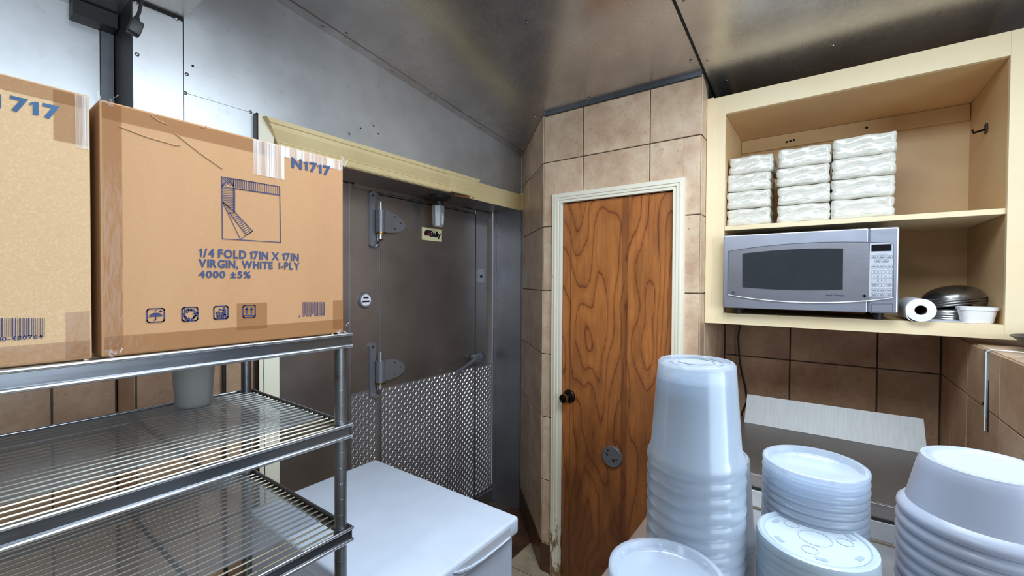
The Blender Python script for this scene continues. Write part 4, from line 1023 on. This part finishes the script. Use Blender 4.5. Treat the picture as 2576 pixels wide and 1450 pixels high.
# icons
def icon(x0, y0, x1, y1):
    P = Print('y', YP); return P.rrect(P.px(x0+1.5, y1-1), P.px(x1-1.5, y0+1), .0035, .0019)
P_ = icon(369, 775, 415, 813); px = P_.px
cx_, cz0 = px(392, 797); rr = px(409, 797)[0]-cx_
P_.poly([(cx_+rr*math.cos(PI*k/12), cz0+rr*.72*math.sin(PI*k/12)) for k in range(13)]); P_.path([(cx_, cz0), (cx_, cz0-rr*.55), (cx_-rr*.12, cz0-rr*.68), (cx_-rr*.26, cz0-rr*.6)], .0014)
for k in range(9): a = px(388+random.uniform(0, 20), 783+random.uniform(-3, 3)); P_.disc(a, .0009, 6)
P_.build('printed_icon', M_ink2, c1); P_ = icon(457, 772, 499, 810); px = P_.px
c_ = px(478, 792); R1 = .0098
for k in range(3):
    a0 = math.radians(90+120*k); 
    def pt(r, a): return (c_[0]+r*math.cos(a), c_[1]+r*math.sin(a))
    P_.path([pt(R1*.95, a0-.75), pt(R1*.82, a0-.2), pt(R1*.82, a0+.25), pt(R1*.95, a0+.50)], .0034)
    e = pt(R1*.9, a0+.75); P_.poly([pt(R1*1.45, a0+.62), pt(R1*.35, a0+.62), pt(R1*1.0, a0+1.15)])
P_.build('printed_icon', M_ink2, c1); P_ = icon(537, 769, 575, 805); px = P_.px
P_.path([px(545, 786), px(547, 801), px(558, 801), px(560, 786)], .0016); P_.path([px(543, 786), px(562, 786)], .0016)
for xx in (549, 552.5, 556): P_.line(px(xx, 787), px(xx, 800), .0009)
for yy in (790, 794, 798): P_.line(px(546, yy), px(559, yy), .0009)
P_.disc(px(564, 776), .0021, 12); P_.path([px(565, 781), px(565, 791)], .0048); P_.path([px(563, 781), px(553, 779), px(550, 783)], .0016); P_.path([px(564, 791), px(562, 802)], .0022); P_.path([px(567, 791), px(570, 802)], .0022)
P_.build('printed_icon', M_ink2, c1); P_ = icon(610, 767, 644, 801); px = P_.px
for xx in (621, 633): P_.line(px(xx, 790), px(xx, 777), .0017); P_.poly([px(xx-4.5, 780), px(xx+4.5, 780), px(xx, 772)])
P_.line(px(614, 794), px(640, 794), .0017)
P_.build('printed_icon', M_ink2, c1)
# c2
strip('tape', -.26, .148, 1.4805, 1.508, M_tape, c2)
strip('tape', -.26, .146, 1.855, 1.875, M_tape, c2)
strip('tape', .112, .148, 1.80, 1.873, M_tape, c2, YT-.0003)
strip('clear_tape', .134, .1485, 1.795, 1.874, M_cleartape, c2, YT-.0005)
strip('tape', .122, .148, 1.482, 1.552, M_tape, c2, YT-.0003)
P_ = Print('y', YP); px = P_.px
P_.text('717', (px(26, 275)[0], px(88, 292)[1]), (px(150, 294)[0], px(88, 254)[1]), .04, 0, 1.35)
P_.text('1', (px(-12, 270)[0], px(-4, 272)[1]), (px(3, 270)[0], px(-4, 236)[1]), .04); P_.text('N', (px(-75, 270)[0], px(-50, 268)[1]), (px(-38, 270)[0], px(-50, 230)[1]), .04)
P_.build('printed_lettering', M_ink3, c2)
P_ = Print('y', YP); barcode(P_, -60, 115, 800, 848, 62, 5); px = P_.px
P_.text('174010-480764', (px(-60, 852)[0], px(50, 856)[1]), (px(109, 852)[0], px(50, 845)[1]), .02, 0, 1.15); P_.build('barcode', M_ink2, c2)
# ================================================================== hanging connector, upper left
hc = thing('hanging_plug', 'dark square plug hanging on a black cord at the top left', 'plug', (.322, 1.4, 2.24))
a = Q('y', 1.4, 345, 42); t0 = Q('y', 1.4, 352, 4)
MB().tube([(t0.x+.004, 1.4, 2.4435), (t0.x+.006, 1.4, 2.37), (t0.x+.006, 1.4, 2.32), (a.x+.004, 1.4, a.z+.012), (a.x, 1.4, a.z)], .0038, 8).build('cord', M_black, hc, True)
e = Q('y', 1.4, 338, 85)
MB().tube([a, a+(e-a)*.28], .006, 8, taper=[.005, .009]).build('strain_relief', M_plugshade, hc, True)
m3 = Matrix.Rotation(math.radians(16), 4, 'Y')
b = MB(); b.box(-.0125, .0125, -.012, .012, -.019, .016, .003, 2); o = b.build('plug_body', M_plugshade, None, True); o.data.transform(Matrix.Translation(a+(e-a)*.62) @ m3); o.parent = hc; o.matrix_parent_inverse = wm(hc).inverted()
# ================================================================== ceiling lamps behind the camera
for x, y, z in ((.80, -.03, 2.60), (-1.5, .9, 2.735)):
    lp = thing('ceiling_lamp', 'long ceiling lamp fixture %s' % ('over the worktable' if x > 0 else 'at the back of the room'), 'lamp', (x, y, z))
    MB().box(x-.5, x+.5, y-.56, y+.56, z-.02, z+.0, .004).build('housing', M_white, lp)
